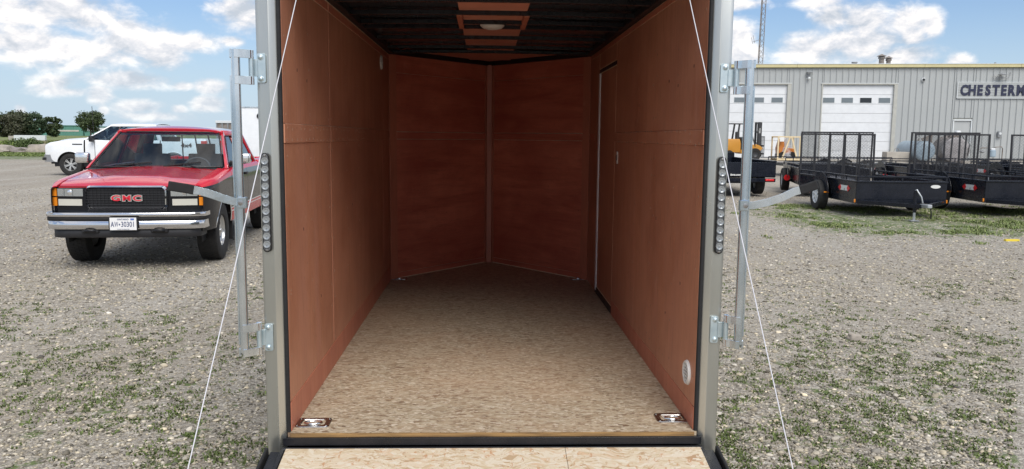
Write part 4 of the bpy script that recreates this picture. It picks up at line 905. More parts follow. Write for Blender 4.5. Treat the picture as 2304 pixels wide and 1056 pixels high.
for di,(a,b,zt) in enumerate(ops[:2]):
    d=pempty('overhead_door',WB)
    for i in range(8):
        z0=zt*i/8; z1=zt*(i+1)/8-.012
        MB().box(a+.04,b-.04,.10,.15,z0,z1).build('door_section','door_white',d,bevel=.006)
    for j in range(4):
        x0=(a+.12+j*1.045) if di==1 else (b-.92-j*1.08); x1=x0+.64; z0=zt-1.02; z1=z0+.285
        MB().box(x0-.02,x1+.02,.088,.10,z0-.02,z1+.02).build('window_frame','trim_light',d,bevel=.004)
        MB().box(x0,x1,.082,.0885,z0,z1).build('window_pane','pane_dark' if (di==1 and j==2) else 'pane_grey',d)
    for x0,x1 in ((a-.02,a+.05),(b-.05,b+.16)): MB().box(x0,x1,-.045,.12,0,zt+.02).build('door_jamb','trim_beige',WB,bevel=.01)
    MB().box(a-.05,b+.16,-.05,.10,zt+.02,zt+.10).build('door_head_trim','trim_beige',WB,bevel=.008); MB().box(a-.07,b+.18,-.055,-.04,zt+.085,zt+.115).build('drip_edge','trim_light',WB)
a,b,zt=ops[2]; d=MB().box(a+.07,b-.07,.03,.08,0,zt-.07).build('entry_door','cladding',WB,bevel=.006)
for x0,x1 in ((a,a+.068),(b-.068,b)): MB().box(x0,x1,-.045,.07,0,zt).build('door_frame','trim_light',WB,bevel=.008)
MB().box(a,b,-.045,.07,zt-.068,zt+.012).build('door_frame','trim_light',WB,bevel=.008); MB().box(b-.2,b-.13,-.03,.03,1.0,1.05).build('door_handle','lamp_grey',d,bevel=.005)
# sign
SG=MB().box(13.04,23.5,-.06,-.045,3.62,4.50).build('workshop_sign','trim_light'); bm_=WB.matrix_world.copy()
SGE=thing('workshop_sign','grey slatted sign board with navy block letters high on the workshop wall','sign',BLD+bu*12.9,WB.rotation_euler.z)
bpy.data.objects.remove(SG)
for i in range(6):
    z=3.64+.142*i; MB().box(0,10.4,-.075-.006,-.052,z,z+.134).build('sign_board','cladding',SGE,bevel=.008)
for z in (3.60,4.50): MB().box(-.03,10.43,-.095,-.05,z,z+.038).build('sign_trim','trim_light',SGE,bevel=.005)
MB().box(-.03,.01,-.095,-.05,3.6,4.53).build('sign_trim','trim_light',SGE,bevel=.005)
for i,ch in enumerate('CHESTERM'):
    text('letter',ch,.80,'letter_navy',frame(((.36+.428*i)+(.04 if i==7 else 0),-.095,4.07),(1,0,0),(0,0,1)),SGE,.018,.035,.74)
# wall fittings and roof stacks are things of their own
def wpt(u,z,out=0): return BLD+bu*u+bn*out+Vector((0,0,z))
def fit(name,label,cat,u,z,grp=None): return thing(name,label,cat,wpt(u,z,.0),WB.rotation_euler.z,grp)
f=fit('flood_light','grey floodlight on a bracket above the gap between the two overhead doors','light',4.6,4.95)
MB().box(-.14,.16,-.30,-.06,.10,.16).build('bracket','lamp_grey',f,bevel=.01); MB().add([(-.14,-.08,.12),(.02,-.08,-.12),(-.14,-.08,-.12),(-.14,-.06,.12),(.02,-.06,-.12),(-.14,-.06,-.12)],[(0,1,2),(3,5,4),(0,3,4,1)]).build('lamp_body','lamp_grey',f,solid=.02)
MB().sph((.0,-.16,-.22),.09,12,8).build('bulb_globe','trim_light',f,smooth=60)
f=fit('flood_light','twin-arm floodlight under the fascia right above the sign board','light',15.2,4.93)
MB().lathe((0,-.25,.10),(0,0,-1),[(.05,.0),(.22,.07),(.24,.10)],16).build('shade','lamp_grey',f,smooth=50); MB().tube([(-.42,-.12,.0),(-.3,-.2,-.14),(0,-.24,-.18),(.35,-.2,-.15),(.5,-.1,.05),(.48,-.05,.16)],.02,6).build('conduit_arm','lamp_grey',f,smooth=50)
f=fit('security_camera','small white dome camera on the grey wall right of the overhead doors','camera',11.0,4.66)
MB().lathe((0,-.04,0),(0,-1,0),[(.11,0),(.11,.06),(.08,.10)],16).build('housing','door_white',f,smooth=50); MB().sph((.02,-.14,0),.055,10,8).build('lens','pane_dark',f,smooth=60)
f=fit('meter_box','small grey electric box on the wall right of the entry door','meter',15.35,1.55); MB().box(-.11,.11,-.18,-.04,-.15,.20).build('box','lamp_grey',f,bevel=.02); MB().cyl((0,-.18,.06),(0,-.22,.06),.07,12).build('dial','trim_light',f)
def stack(x,y,h,r,cap,label):
    o=thing('roof_vent',label,'vent',(x,y,5.85)); m_=MB().cyl((0,0,0),(0,0,h),r,14); m_.build('pipe','weathered_steel',o,smooth=40)
    if cap==1: MB().lathe((0,0,h+.02),(0,0,1),[(r*2,.0),(r*.2,.13),(0,.14)],14).build('cap','weathered_steel',o,smooth=40); MB().cyl((0,0,h-.14),(0,0,h-.02),r*1.35,14).build('collar','weathered_steel',o)
    if cap==2: MB().lathe((0,0,h-.06),(0,0,1),[(r,.0),(r*1.8,.06),(r*1.8,.12)],14).build('cap','lamp_grey',o,smooth=40)
stack(23.09,47.2,.50,.10,2,'short grey roof vent pipe with flared top, leftmost on the workshop roof')
stack(24.80,47.2,.92,.15,1,'taller capped rusty chimney of the pair on the workshop roof')
stack(25.25,47.2,.80,.13,1,'shorter capped rusty chimney of the pair on the workshop roof')
stack(30.1,47,.48,.04,0,'thin short pipe on the roof left of the sign'); stack(31.97,47,.62,.06,0,'dark stub pipe standing on the roof above the sign')
# concrete apron
MB().add([(8,38.6,float(ground_z(9,38.6))+.02),(48,33.2,float(ground_z(40,33))+.03),(49,40.5,.44),(8,46.5,.44)],[(0,1,2,3)]).build('apron','concrete',solid=.02); tag(bpy.data.objects['apron'],'pale concrete apron in front of the workshop',kind='structure')
# lattice tower
TW=thing('radio_mast','tall thin lattice radio mast rising behind the workshop roof','mast',(21.25,59.6,.4))
hw=lambda z:.24-.0035*z
legs=[(math.cos(R(a)),math.sin(R(a))) for a in (90,210,330)]
for lx,ly in legs: MB().tube([(lx*hw(z)+.022*z*.55,ly*hw(z),z) for z in (0,8,16,26)],.030,6).build('leg','weathered_steel',TW)
mb=MB(); n=64
for i in range(n):
    z0=26*i/n; z1=26*(i+1)/n
    for j in range(3):
        a_,b_=legs[j],legs[(j+1)%3]
        if i%2: a_,b_=b_,a_
        mb.tube([(a_[0]*hw(z0)+.0121*z0,a_[1]*hw(z0),z0),(b_[0]*hw(z1)+.0121*z1,b_[1]*hw(z1),z1)],.016,4)
mb.build('lattice_bracing','weathered_steel',TW,kind='stuff')
an=pempty('antenna',TW,(-.15,0,8.8)); MB().tube([(.1,0,0),(-.35,0,-.15)],.02,6).build('boom','weathered_steel',an)
for x,a in ((-.25,.5),(-.38,-.3)): MB().tube([(x,0,-.3+a*.1),(x-.15,0,.25+a*.2)],.015,6).build('element','weathered_steel',an)
# ================================================================ black utility trailers
M('black_enamel',(.005,.007,.013),(.010,.012,.020),5,rough=.25,rvar=.12,Specular_IOR_Level=.4)
M('mesh_black',(.015,.015,.018),(.022,.022,.026),9,rough=.45); gloss('reflector_red',(.65,.015,.02),.2); gloss('sticker_white',(.70,.70,.68),.5); gloss('jack_grey',(.50,.52,.54),.35,.6); gloss('gold_zinc',(.6,.55,.4),.35,.8)
LEN,WD=3.5,1.83; Z0,Z1,Z2=.36,.70,.82
def tube_rect(mb,pts,a=.05,b=.05):
    for p,q_ in zip(pts[:-1],pts[1:]): mb.bar(p,q_,a,b)
MESH_CACHE={}
def mesh_sheet(wd,ht,pitch=.06):
    """expanded metal: two families of thin strands"""
    key=(wd,ht)
    if key in MESH_CACHE: return MESH_CACHE[key]
    mb=MB(); t_=.0035; dx=pitch; sl_=.45   # strand slope dz/dx
    span=wd*sl_
    n0=int((ht+span)/ (dx*.62))
    for s_ in (1,-1):
        for i in range(n0+1):
            c=-span+i*dx*.62 if s_>0 else i*dx*.62
            # z = c + s*sl*x clipped to the sheet
            xs2=[]
            for x in (0,wd): xs2.append((x,c+s_*sl_*x))
            (xa,za),(xb_,zb_)=xs2
            def clip(p,q_):
                (x0,z0),(x1,z1)=p,q_
                for lim,sg in ((0,1),(ht,-1)):
                    f0=sg*(z0-lim);f1=sg*(z1-lim)
                    if f0<0 and f1<0: return None
                    if f0<0 or f1<0:
                        tt=f0/(f0-f1); xm,zm=x0+(x1-x0)*tt,z0+(z1-z0)*tt
                        if f0<0: x0,z0=xm,zm
                        else: x1,z1=xm,zm
                return (x0,z0),(x1,z1)
            r_=clip((xa,za),(xb_,zb_))
            if r_ and abs(r_[0][0]-r_[1][0])>.01: mb.bar((r_[0][0],s_*.0015,r_[0][1]),(r_[1][0],s_*.0015,r_[1][1]),.003,t_*1.0)
    MESH_CACHE[key]=mb; return mb
def utility(label,x,y,z,rz,gate=True):
    U=thing('utility_trailer',label,'trailer',(x,y,z),rz,'black utility trailers in the yard'); h_=WD/2
    fr=MB()
    for sd in (-1,1): fr.box(min(sd*h_,sd*(h_-.06)),max(sd*h_,sd*(h_-.06)),0,LEN,Z0-.09,Z0)
    for yy in (0,.9,1.8,2.7,LEN-.06): fr.box(-h_+.06,h_-.06,yy,yy+.06,Z0-.075,Z0-.001)
    fr.build('frame','black_enamel',U,bevel=.006)
    for sd in (-1,1):
        MB().box(min(sd*h_,sd*(h_-.01)),max(sd*h_,sd*(h_-.01)),.02,LEN,Z0+.001,Z1).build('side_panel','black_enamel',U,bevel=.003)
        MB().box(min(sd*(h_+.012),sd*(h_-.035)),max(sd*(h_+.012),sd*(h_-.035)),-.012,LEN,Z1,Z1+.035).build('panel_rim','black_enamel',U,bevel=.006)
        MB().bar((sd*(h_-.012),0,Z2),(sd*(h_-.012),LEN,Z2),.032,.032).build('side_rail','black_enamel',U,bevel=.005)
        for yy in np.linspace(.02,LEN-.02,7): MB().box(sd*(h_-.012)-.013,sd*(h_-.012)+.013,yy-.013,yy+.013,Z1+.035,Z2-.016).build('rail_post','black_enamel',U)
    MB().box(-h_+.001,h_-.001,0,.012,Z0+.001,Z1).build('front_panel','black_enamel',U,bevel=.003)
    MB().box(-h_-.012,h_+.012,-.022,.035,Z1+.0005,Z1+.036).build('panel_rim','black_enamel',U,bevel=.006)
    MB().bar((-h_,.005,Z2+.001),(h_,.005,Z2+.001),.033,.033).build('front_rail','black_enamel',U,bevel=.005)
    for xx in (-h_+.02,0,h_-.02): MB().box(xx-.013,xx+.013,-.01,.015,Z1+.036,Z2-.016).build('rail_post','black_enamel',U)
    MB().box(-h_+.02,h_-.02,.03,LEN-.01,Z0+.002,Z0+.03).build('deck','deck_wood',U)
    tg=MB(); tip=(0,-1.05,Z0-.05)
    for sd in (-1,1): tg.bar((sd*(h_-.05),.02,Z0-.055),(sd*.04,-.95,Z0-.06),.06,.08)
    tg.bar((0,.3,Z0-.15),(0,-1.02,Z0-.12),.07,.07) if False else None
    tg.build('drawbar','black_enamel',U,bevel=.005)
    MB().bar((0,-.88,Z0-.05),(0,-1.22,Z0-.04),.09,.07).build('coupler','jack_grey',U,bevel=.012); 
    jk=MB().cyl((-.10,-.82,.17),(-.10,-.82,Z0+.24),.032,12).build('jack','black_enamel',U,smooth=40)
    MB().cyl((-.10,-.82,.02),(-.10,-.82,.17),.026,12).build('jack_leg','jack_grey',jk,smooth=40); MB().box(-.18,-.02,-.88,-.76,.0,.02).build('jack_foot','jack_grey',jk,bevel=.004)
    MB().tube([(-.10,-.82,Z0+.24),(-.10,-.86,Z0+.26),(-.03,-.92,Z0+.12),(.0,-.92,Z0-.0)],.014,6).build('jack_crank','jack_grey',jk,smooth=40)
    mb=MB()
    for i in range(9): mb.lathe((.05+.008*i,-.98,Z0-.10-.022*i+.0015*i*i),(1,.3*(i%2),0),[(.012+.004*math.cos(a),.004*math.sin(a)) for a in np.linspace(0,2*PI,6)[:-1]],8,close=True)
    mb.build('safety_chain','gold_zinc',U)
    MB().tube([(.14,-.95,Z0-.05),(.16,-.96,.14),(.16,-.95,.06)],.012,6).build('wiring','black_satin',U)
    for sd in (-1,1):
        wx=sd*(h_+.14); wy=1.72
        w1=wheel(U,wx,wy,.335,.21,.195,sd,8,'white_steel',False,0)
        mb=MB(); rr=.41
        prof=[(-.13,-.004),(.13,-.004),(.13,.004),(-.13,.004)]
        mb.sweep([(wx-sd*.01,wy+rr*math.cos(a),.345+rr*.92*math.sin(a)) for a in np.linspace(.12,PI-.12,16)],prof,up=(1,0,.001)); mb.build('fender','black_enamel',U,smooth=40)
        MB().prism([(wy+rr*math.cos(a),.345+rr*.92*math.sin(a)) for a in np.linspace(.12,PI-.12,14)],0,.012,lambda a,b,tt:(sd*(h_+.004+tt),a,b)).build('fender_back','black_enamel',U)
        MB().box(wx-.05,wx+.05,wy-rr-.02,wy-rr+.006,.40,.43).build('marker_light','amber_lens',U,bevel=.004)
        MB().box(min(sd*(h_+.005),sd*(h_+.03)),max(sd*(h_+.005),sd*(h_+.03)),.0,.04,Z0-.07,Z0+.0).build('corner_light','amber_lens',U,bevel=.006)
        MB().cyl((wx,wy+rr+.0,.40),(wx,wy+rr+.05,.40),.085,16).build('tail_light','reflector_red',U,smooth=40)
        # sticker: white band between two red diamonds
        st=MB().box(min(sd*(h_+.001),sd*(h_+.004)),max(sd*(h_+.001),sd*(h_+.004)),.44,.86,.50,.61).build('sticker','sticker_white',U)
        for yy in (.44,.86): MB().prism([(yy-.12*(1 if yy<.6 else .45),.555),(yy+.0,.625),(yy+.12*(1 if yy>.6 else .45),.555),(yy,.485)],sd*(h_+.005),sd*(h_+.008),lambda a,b,tt:(tt,a,b)).build('diamond_mark','reflector_red',st)
        MB().box(min(sd*(h_+.005),sd*(h_+.007)),max(sd*(h_+.005),sd*(h_+.007)),.62,.64,.50,.55).build('sticker_mark','ink_black',st)
    MB().prism([(.68+.10*math.cos(a),.63+.036*math.sin(a)) for a in np.linspace(0,2*PI,20)[:-1]],-.008,-.003,lambda a,b,tt:(a,tt,b)).build('oval_sticker','sticker_white',U)
    MB().cyl((-h_-.02,1.72,.30),(h_+.02,1.72,.30),.035,10).build('axle','black_satin',U)
    if gate:
        gt=pempty('ramp_gate',U); gw=WD+.0; GH=1.32; g0=Z0+.02; gy0=LEN+.05
        e=MB(); 
        for xx in (-gw/2+.02,gw/2-.02): e.bar((xx,gy0,g0),(xx,gy0+.05,g0+GH),.04,.04)
        e.bar((-gw/2,gy0+.05,g0+GH),(gw/2,gy0+.05,g0+GH),.04,.04); e.bar((-gw/2,gy0,g0),(gw/2,gy0,g0),.04,.04); e.build('gate_frame','mesh_black',gt,bevel=.004)
        for i in range(1,5):
            xx=-gw/2+gw*i/5; MB().bar((xx,gy0+.012,g0+.02),(xx,gy0+.062,g0+GH-.02),.035,.035).build('gate_bar','mesh_black',gt)
        sh=mesh_sheet(gw,GH); m2=MB(); m2.v=[(vx-gw/2,vy+gy0-.018+.05*vz/GH,vz+g0) for vx,vy,vz in sh.v]; m2.f=sh.f; m2.mi=sh.mi
        m2.build('gate_mesh','mesh_black',gt,kind='stuff')
    return U
M('deck_wood',(.05,.055,.07),(.09,.09,.10),5,(6,.4,1),rough=.6)
U1=utility('nearest black utility trailer, tall mesh gate, hitch jack standing on the grass',8.50,13.10,.01,R(-3.5))
index_kids()
def dup(src,label,x,y,z,rz,drop=()):
    c=copy_tree(src); c['label']=label; c.location=(x,y,z); c.rotation_euler=(0,0,rz); return c
dup(U1,'black utility trailer right of the nearest one, front corner cut by photo edge',11.30,13.22,.03,R(-6.0))
dup(U1,'black utility trailer at the right photo edge whose mesh gate is only partly seen',14.0,13.3,.03,R(-3.0))
dup(U1,'black utility trailer behind the nearest one, its rear and round red tail light facing us',10.30,21.85,.07,R(180-14))
dup(U1,'black utility trailer standing behind the gap between the two front row trailers, gate towards us',13.3,22.6,.09,R(180-8))
dup(U1,'farthest black utility trailer seen over the beds at the right edge',16.6,22.4,.09,R(180-4))
# long low flatbed rails further back
def flat(label,x,y,rz,L_=5.0):
    U=thing('flatbed_trailer',label,'trailer',(x,y,float(ground_z(x,y))),rz,'low trailers parked across the yard')
    MB().box(0,L_,-.9,.9,.40,.52).build('deck','black_enamel',U,bevel=.01)
    for yy in (-.9,.9):
        MB().bar((0,yy,.72),(L_,yy,.72),.035,.035).build('rail','black_enamel',U)
        for i in range(6): MB().box(L_*i/5-.015,L_*i/5+.015,yy-.015,yy+.015,.52,.705).build('post','black_enamel',U)
        for xx in (L_*.45,L_*.62): MB().lathe((xx,yy*1.0,.33),(0,yy,0),[(0,.04),(.17,.06),(.20,.1),(.31,.1),(.33,.06),(.33,-.1)],18).build('wheel','tyre_rubber',U,smooth=40)
flat('low black flatbed trailer lying crosswise behind the mesh gates, in front of the blue tank',18.2,28.2,R(2)); flat('low black flatbed trailer crosswise behind the forklift-side gates, left one',11.6,28.6,R(1),5.2)
# dump trailer
D=thing('dump_trailer','black dump trailer with red oval tail light, left of all mesh gates','trailer',(6.88,18.5,.04),R(-3)); hw_=.96
for sd in (-1,1):
    MB().box(min(sd*hw_,sd*(hw_-.05)),max(sd*hw_,sd*(hw_-.05)),0,4.4,.50,.91).build('box_side','black_enamel',D,bevel=.006); MB().box(min(sd*(hw_+.02),sd*(hw_-.07)),max(sd*(hw_+.02),sd*(hw_-.07)),-.02,4.42,.912,.955).build('box_rim','black_enamel',D,bevel=.01)
    wheel(D,sd*.70,.72,.34,.24,.195,sd,8,'white_steel',False,0); wheel(D,sd*.70,1.55,.34,.24,.195,sd,8,'white_steel',False,0)
    MB().box(sd*.80-.12,sd*.80+.12,-.06,-.012,.405,.465).build('tail_light','reflector_red',D,bevel=.02,seg=2)
MB().box(-hw_+.001,hw_-.001,-.03,.02,.52,.905).build('tailgate','black_enamel',D,bevel=.005)
for xx in (-.5,0,.5): MB().box(xx-.03,xx+.03,-.045,-.03,.52,.905).build('gate_rib','black_enamel',D,bevel=.004) if abs(xx)>.1 else None
MB().box(-hw_,hw_,-.04,.0,.38,.48).build('rear_beam','black_enamel',D,bevel=.01); MB().box(-.45,.45,0,4.6,.34,.42).build('chassis','black_enamel',D,bevel=.01)
MB().box(-hw_+.05,hw_-.05,.02,4.4,.50,.53).build('box_floor','black_enamel',D)
MB().box(-hw_,hw_,4.36,4.42,.5,1.10).build('bulkhead','black_enamel',D,bevel=.01); MB().box(-hw_-.05,hw_-.35,4.2,4.5,1.10,1.22).build('tarp_housing','black_satin',D,bevel=.03)
text('lettering','lane.com',.075,'sticker_white',frame((-.12,-.047,.575),(1,0,0),(0,0,1)),D,.001,.003,1.1,.25)
# ================================================================ forklift and crate
gloss('lift_yellow',(.50,.23,.03),.35); gloss('lift_dark',(.03,.032,.036),.5); M('pine',(.66,.55,.36),(.58,.46,.28),5,(1,1,.3),rough=.7,bump=.2); gloss('tank_white',(.75,.75,.73),.3)
gzf=.41
K=thing('forklift','yellow and black forklift facing right in front of the left overhead door','forklift',(13.35,41.0,gzf))
MB().prism([(-.35,.42),(-.42,.55),(-.42,1.02),(-.30,1.16),(.55,1.16),(.60,1.0),(.60,.42)],-.52,.52,lambda a,b,tt:(a,tt,b)).build('counterweight','lift_yellow',K,bevel=.05,seg=2,smooth=40)
MB().prism([(.60,.35),(.60,.95),(.95,.80),(1.20,.62),(1.55,.60),(1.55,.35)],-.50,.50,lambda a,b,tt:(a,tt,b)).build('body','lift_yellow',K,bevel=.03,smooth=40)
MB().prism([(.62,.58),(.62,1.20),(.75,1.28),(.95,1.0),(1.0,.58)],-.53,.53,lambda a,b,tt:(a,tt,b)).build('side_cover','lift_dark',K,bevel=.02)
MB().box(.55,1.0,-.28,.28,1.05,1.15).build('seat','lift_dark',K,bevel=.03); MB().box(.50,.60,-.26,.26,1.12,1.55).build('seat_back','lift_dark',K,bevel=.03)
g=MB()
for sd in (-1,1):
    g.bar((.52,sd*.46,1.15),(.44,sd*.44,2.0),.07,.05) if False else None
    g.bar((-.32,sd*.44,1.10),(-.22,sd*.44,1.98),.06,.05); g.bar((1.42,sd*.46,.75),(1.05,sd*.44,1.98),.06,.05); g.bar((.42,sd*.46,1.15),(.52,sd*.44,1.98),.09,.07)
    g.bar((-.24,sd*.44,1.98),(1.08,sd*.44,1.98),.06,.05)
for xx in np.linspace(-.22,1.05,7): g.bar((xx,-.44,1.985),(xx,.44,1.985),.05,.03)
g.build('overhead_guard','lift_dark',K,bevel=.008)
for sd in (-1,1):
    m_=MB(); m_.box(1.62,1.72,sd*.30-.05,sd*.30+.05,.15,2.08); m_.box(1.74,1.83,sd*.22-.04,sd*.22+.04,.15,2.06); m_.build('mast_rail','lift_dark',K,bevel=.008)
    for xx,rr,ww in ((1.42,.33,.24),(-.02,.27,.2)):
        w1=MB().lathe((xx,sd*.46,rr),(0,sd,0),[(0,.06),(rr*.38,.07),(rr*.45,.09)],20).build('wheel','lift_yellow' if False else 'lift_dark',K,smooth=40)
        MB().lathe((xx,sd*.46,rr),(0,sd,0),[(rr*.45,.09),(rr*.55,.10),(rr*.95,ww/2),(rr,ww/2-.03),(rr,-ww/2+.03),(rr*.95,-ww/2)],26).build('tyre','tyre_rubber',w1,smooth=40)
    MB().sweep([(1.42+.40*math.cos(a),sd*.46,.34+.40*math.sin(a)) for a in np.linspace(.6,PI-.1,12)],[(-.13,-.012),(.13,-.012),(.13,.012),(-.13,.012)],up=(0,1,.001)).build('fender','lift_yellow',K)
    MB().box(1.84,2.85,sd*.25-.05,sd*.25+.05,.14,.18).build('fork','lift_dark',K,bevel=.01)
c=MB(); 
for z in (.32,.75): c.box(1.84,1.90,-.5,.5,z,z+.08)
for yy in np.linspace(-.48,.48,6): c.box(1.90,1.93,yy-.015,yy+.015,.2,1.30)
c.box(1.90,1.93,-.5,.5,1.27,1.31); c.build('load_backrest','lift_dark',K,bevel=.004)
for z in (.9,1.5,2.0): MB().box(1.64,1.80,-.3,.3,z,z+.07).build('mast_crossbar','lift_dark',K)
MB().cyl((-.18,-.36,1.34),(-.18,.36,1.34),.165,18).build('gas_bottle','tank_white',K,bevel=.03,smooth=40)
MB().lathe((1.0,0,1.25),(-.6,0,.8),[(.17+.015*math.cos(a),.015*math.sin(a)) for a in np.linspace(0,2*PI,7)[:-1]],18,close=True).build('steering_wheel','lift_dark',K)
text('lettering','TCM',.13,'sticker_white',frame((1.675,-.353,1.62),(0,0,-1),(1,0,0)),K,.001,.002)
CR=thing('machine_crate','open pine crate holding a plastic-wrapped orange machine, on the forklift forks','crate',(15.92,40.3,gzf+.02))
cw,cd_,ch=1.28,.95,1.27
def plank(p,q_,a=.08,b=.035,up=(0,1,0)): MB().bar(p,q_,a,b,up).build('plank','pine',CR,bevel=.004)
for yy in (0,cd_):
    plank((0,yy,.05),(cw,yy,.05),.1); plank((0,yy,ch),(cw,yy,ch)); 
    for xx in (.04,cw-.04): plank((xx,yy,.1),(xx,yy,ch-.04))
plank((cw*.52,-.02,ch-.04),(cw*.22,-.02,.10),.08); plank((cw*.60,-.02,ch-.04),(cw*.86,-.02,.10),.08)
for xx in (.04,cw*.5,cw-.04): plank((xx,0,ch+.001),(xx,cd_,ch+.001),.08,.03,(0,0,1)); plank((xx,0,.0),(xx,cd_,.0),.1,.05,(0,0,1))
MB().box(0,cw,0,cd_,.075,.095).build('crate_base','pine',CR)
MB().box(.10,.34,-.045,-.038,ch-.25,ch-.02).build('shipping_label','sticker_white',CR)
mc=thing('wrapped_machine','orange machine under crumpled clear plastic inside the pine crate','machine',(16.55,40.78,gzf+.12))
gloss('machine_orange',(.50,.17,.03),.4)
MB().prism([(-.45,.25),(-.48,.55),(-.35,1.05),(-.2,1.08),(-.15,.6),(.45,.52),(.48,.28)],-.28,.28,lambda a,b,tt:(a,tt,b)).build('body','machine_orange',mc,bevel=.03,smooth=40)
for xx in (-.28,.28): MB().cyl((xx,-.34,.19),(xx,.34,.19),.17,18).build('wheel','tyre_rubber',mc,smooth=40)
MB().box(-.2,.2,-.2,.2,.2,.40).build('engine','lift_dark',mc,bevel=.03)
m,t=newmat('film'); tr=t.n('ShaderNodeBsdfTransparent'); df=t.n('ShaderNodeBsdfPrincipled'); df.inputs['Base Color'].default_value=(.6,.6,.65,1); df.inputs['Roughness'].default_value=.2
mx=t.n('ShaderNodeMixShader'); t.set(mx.inputs[0],t.mr(t.noise(t.n('ShaderNodeTexCoord').outputs['Object'],6,4),.35,.65,.12,.6)); t.set(mx.inputs[1],tr); t.set(mx.inputs[2],df); t.set(t.n('ShaderNodeOutputMaterial').inputs[0],mx)
rows=[]
for i in range(9):
    v_=i/8; row=[]
    for j in range(21):
        a=2*PI*j/20; rx=(.56-.40*v_**1.5)*(1+.07*math.sin(5*a+i)); ry=(.40-.28*v_**1.5)*(1+.07*math.cos(4*a+2*i)); row.append((rx*math.cos(a)-.12*v_,ry*math.sin(a),.02+1.08*v_))
    rows.append(row)
MB().grid(rows).build('plastic_wrap','film',mc)
# ================================================================ tanks, block, gas meter
M('tank_blue',(.30,.38,.44),(.24,.31,.37),3,rough=.45,rvar=.15); M('tank_grey',(.42,.40,.40),(.30,.28,.28),3,rough=.5,rvar=.15); M('tank_side',(.20,.17,.16),(.28,.25,.23),3,rough=.55)
def tank(label,a,b,r,m1,m2,pump):
    a=Vector(a);b=Vector(b); o=thing('fuel_tank',label,'tank',(a.x,a.y,.38)); a0=Vector((0,0,a.z-.38)); b0=b-a+a0; ax=(b0-a0).normalized()
    MB().lathe(a0,ax,[(r,.02),(r,(b0-a0).length)],32).build('shell',m2,o,smooth=40)
    MB().lathe(a0,-ax,[(r,-.02),(r*.97,.03),(r*.8,.07),(r*.4,.10),(0,.11)],32).build('end_cap',m1,o,smooth=50); MB().lathe(b0,ax,[(r,0),(r*.8,.1),(0,.15)],32).build('end_cap',m2,o,smooth=50)
    MB().lathe(a0+ax*.0,-ax,[(r*1.012,-.03),(r*1.012,.0),(r*.97,.03)],32).build('end_seam',m1,o,smooth=30)
    for t_ in (.15,.85):
        p=a0.lerp(b0,t_); MB().box(p.x-r*.8,p.x+r*.8,p.y-.06,p.y+.06,-.1,p.z-r*.75).build('saddle','weathered_steel',o,bevel=.01)
        MB().tube([(p.x+r*1.01*math.cos(q_),p.y,p.z+r*1.01*math.sin(q_)) for q_ in np.linspace(0,PI,16)],.012,5).build('strap','weathered_steel',o) if r>.6 else None
    return o,a0,b0
o,a0,b0=tank('smaller pale blue horizontal tank behind the mesh gates, right of the concrete block',(22.62,37.6,1.04),(23.1,40.4,1.06),.50,'tank_blue','tank_blue',0)
p=a0.lerp(b0,.35); MB().cyl(p+Vector((0,0,.48)),p+Vector((0,0,.62)),.05,10).build('filler','weathered_steel',o); MB().add([(p.x-.30,p.y-.8,p.z+.62),(p.x+.28,p.y-.8,p.z+.88),(p.x+.30,p.y-.75,p.z+.42),(p.x-.12,p.y-.75,p.z+.34)],[(0,1,2,3)]).build('lid_plate','weathered_steel',o,solid=.03)
o,a0,b0=tank('larger grey horizontal tank with a hand pump on top, behind the mesh gates',(24.24,37.6,1.10),(25.9,41.4,1.2),.64,'tank_grey','tank_side',1)
p=a0.lerp(b0,.12); MB().box(p.x-.35,p.x+.2,p.y-.1,p.y+.1,p.z+.62,p.z+.74).build('pump_base','weathered_steel',o,bevel=.02); MB().box(p.x-.02,p.x+.22,p.y-.12,p.y+.12,p.z+.80,p.z+.98).build('pump_head','door_white',o,bevel=.03)
MB().tube([(p.x-.02,p.y,p.z+.85),(p.x-.4,p.y,p.z+.82),(p.x-.42,p.y,p.z+.66)],.025,6).build('pump_pipe','weathered_steel',o); MB().tube([(p.x+.22,p.y-.05,p.z+.85),(p.x+.35,p.y-.15,p.z+.6),(p.x+.30,p.y-.75,p.z+.1),(p.x+.22,p.y-.8,p.z-.3),(p.x+.34,p.y-.75,p.z+.3)],.02,6).build('hose','rubber',o,smooth=60)
B_=thing('concrete_block','weathered concrete block with lifting loop left of the blue tank','block',(21.0,38.3,.42),R(-3)); MB().box(0,1.20,0,.6,-.1,.55).build('block','concrete',B_,bevel=.03,seg=2); MB().tube([(.62+.14*math.cos(a),.3,.52+.22*math.sin(a)) for a in np.linspace(0,PI,10)],.012,6).build('lifting_loop','weathered_steel',B_)
GM=thing('gas_meter','pale blue gas meter with pipes against the workshop wall at the right','meter',(28.75,41.6,.45))
MB().cyl((0,0,.22),(0,0,.62),.19,18).build('meter_body','tank_blue',GM,bevel=.04,smooth=40); MB().box(-.12,.12,-.1,.1,.62,.72).build('index','door_white',GM,bevel=.02)
MB().tube([(-.85,0,-.1),(-.85,0,.62),(-.6,0,.74),(-.15,0,.74),(-.15,0,.6)],.03,8).build('pipe','weathered_steel',GM,smooth=60); MB().tube([(.12,0,.6),(.14,0,.78),(.5,0,.82),(.62,.05,.7),(.62,.05,-.1)],.03,8).build('pipe','weathered_steel',GM,smooth=60)
MB().sph((-.6,0,.52),.13,12,8,(1,1,.6)).build('regulator','lamp_grey',GM,smooth=60)
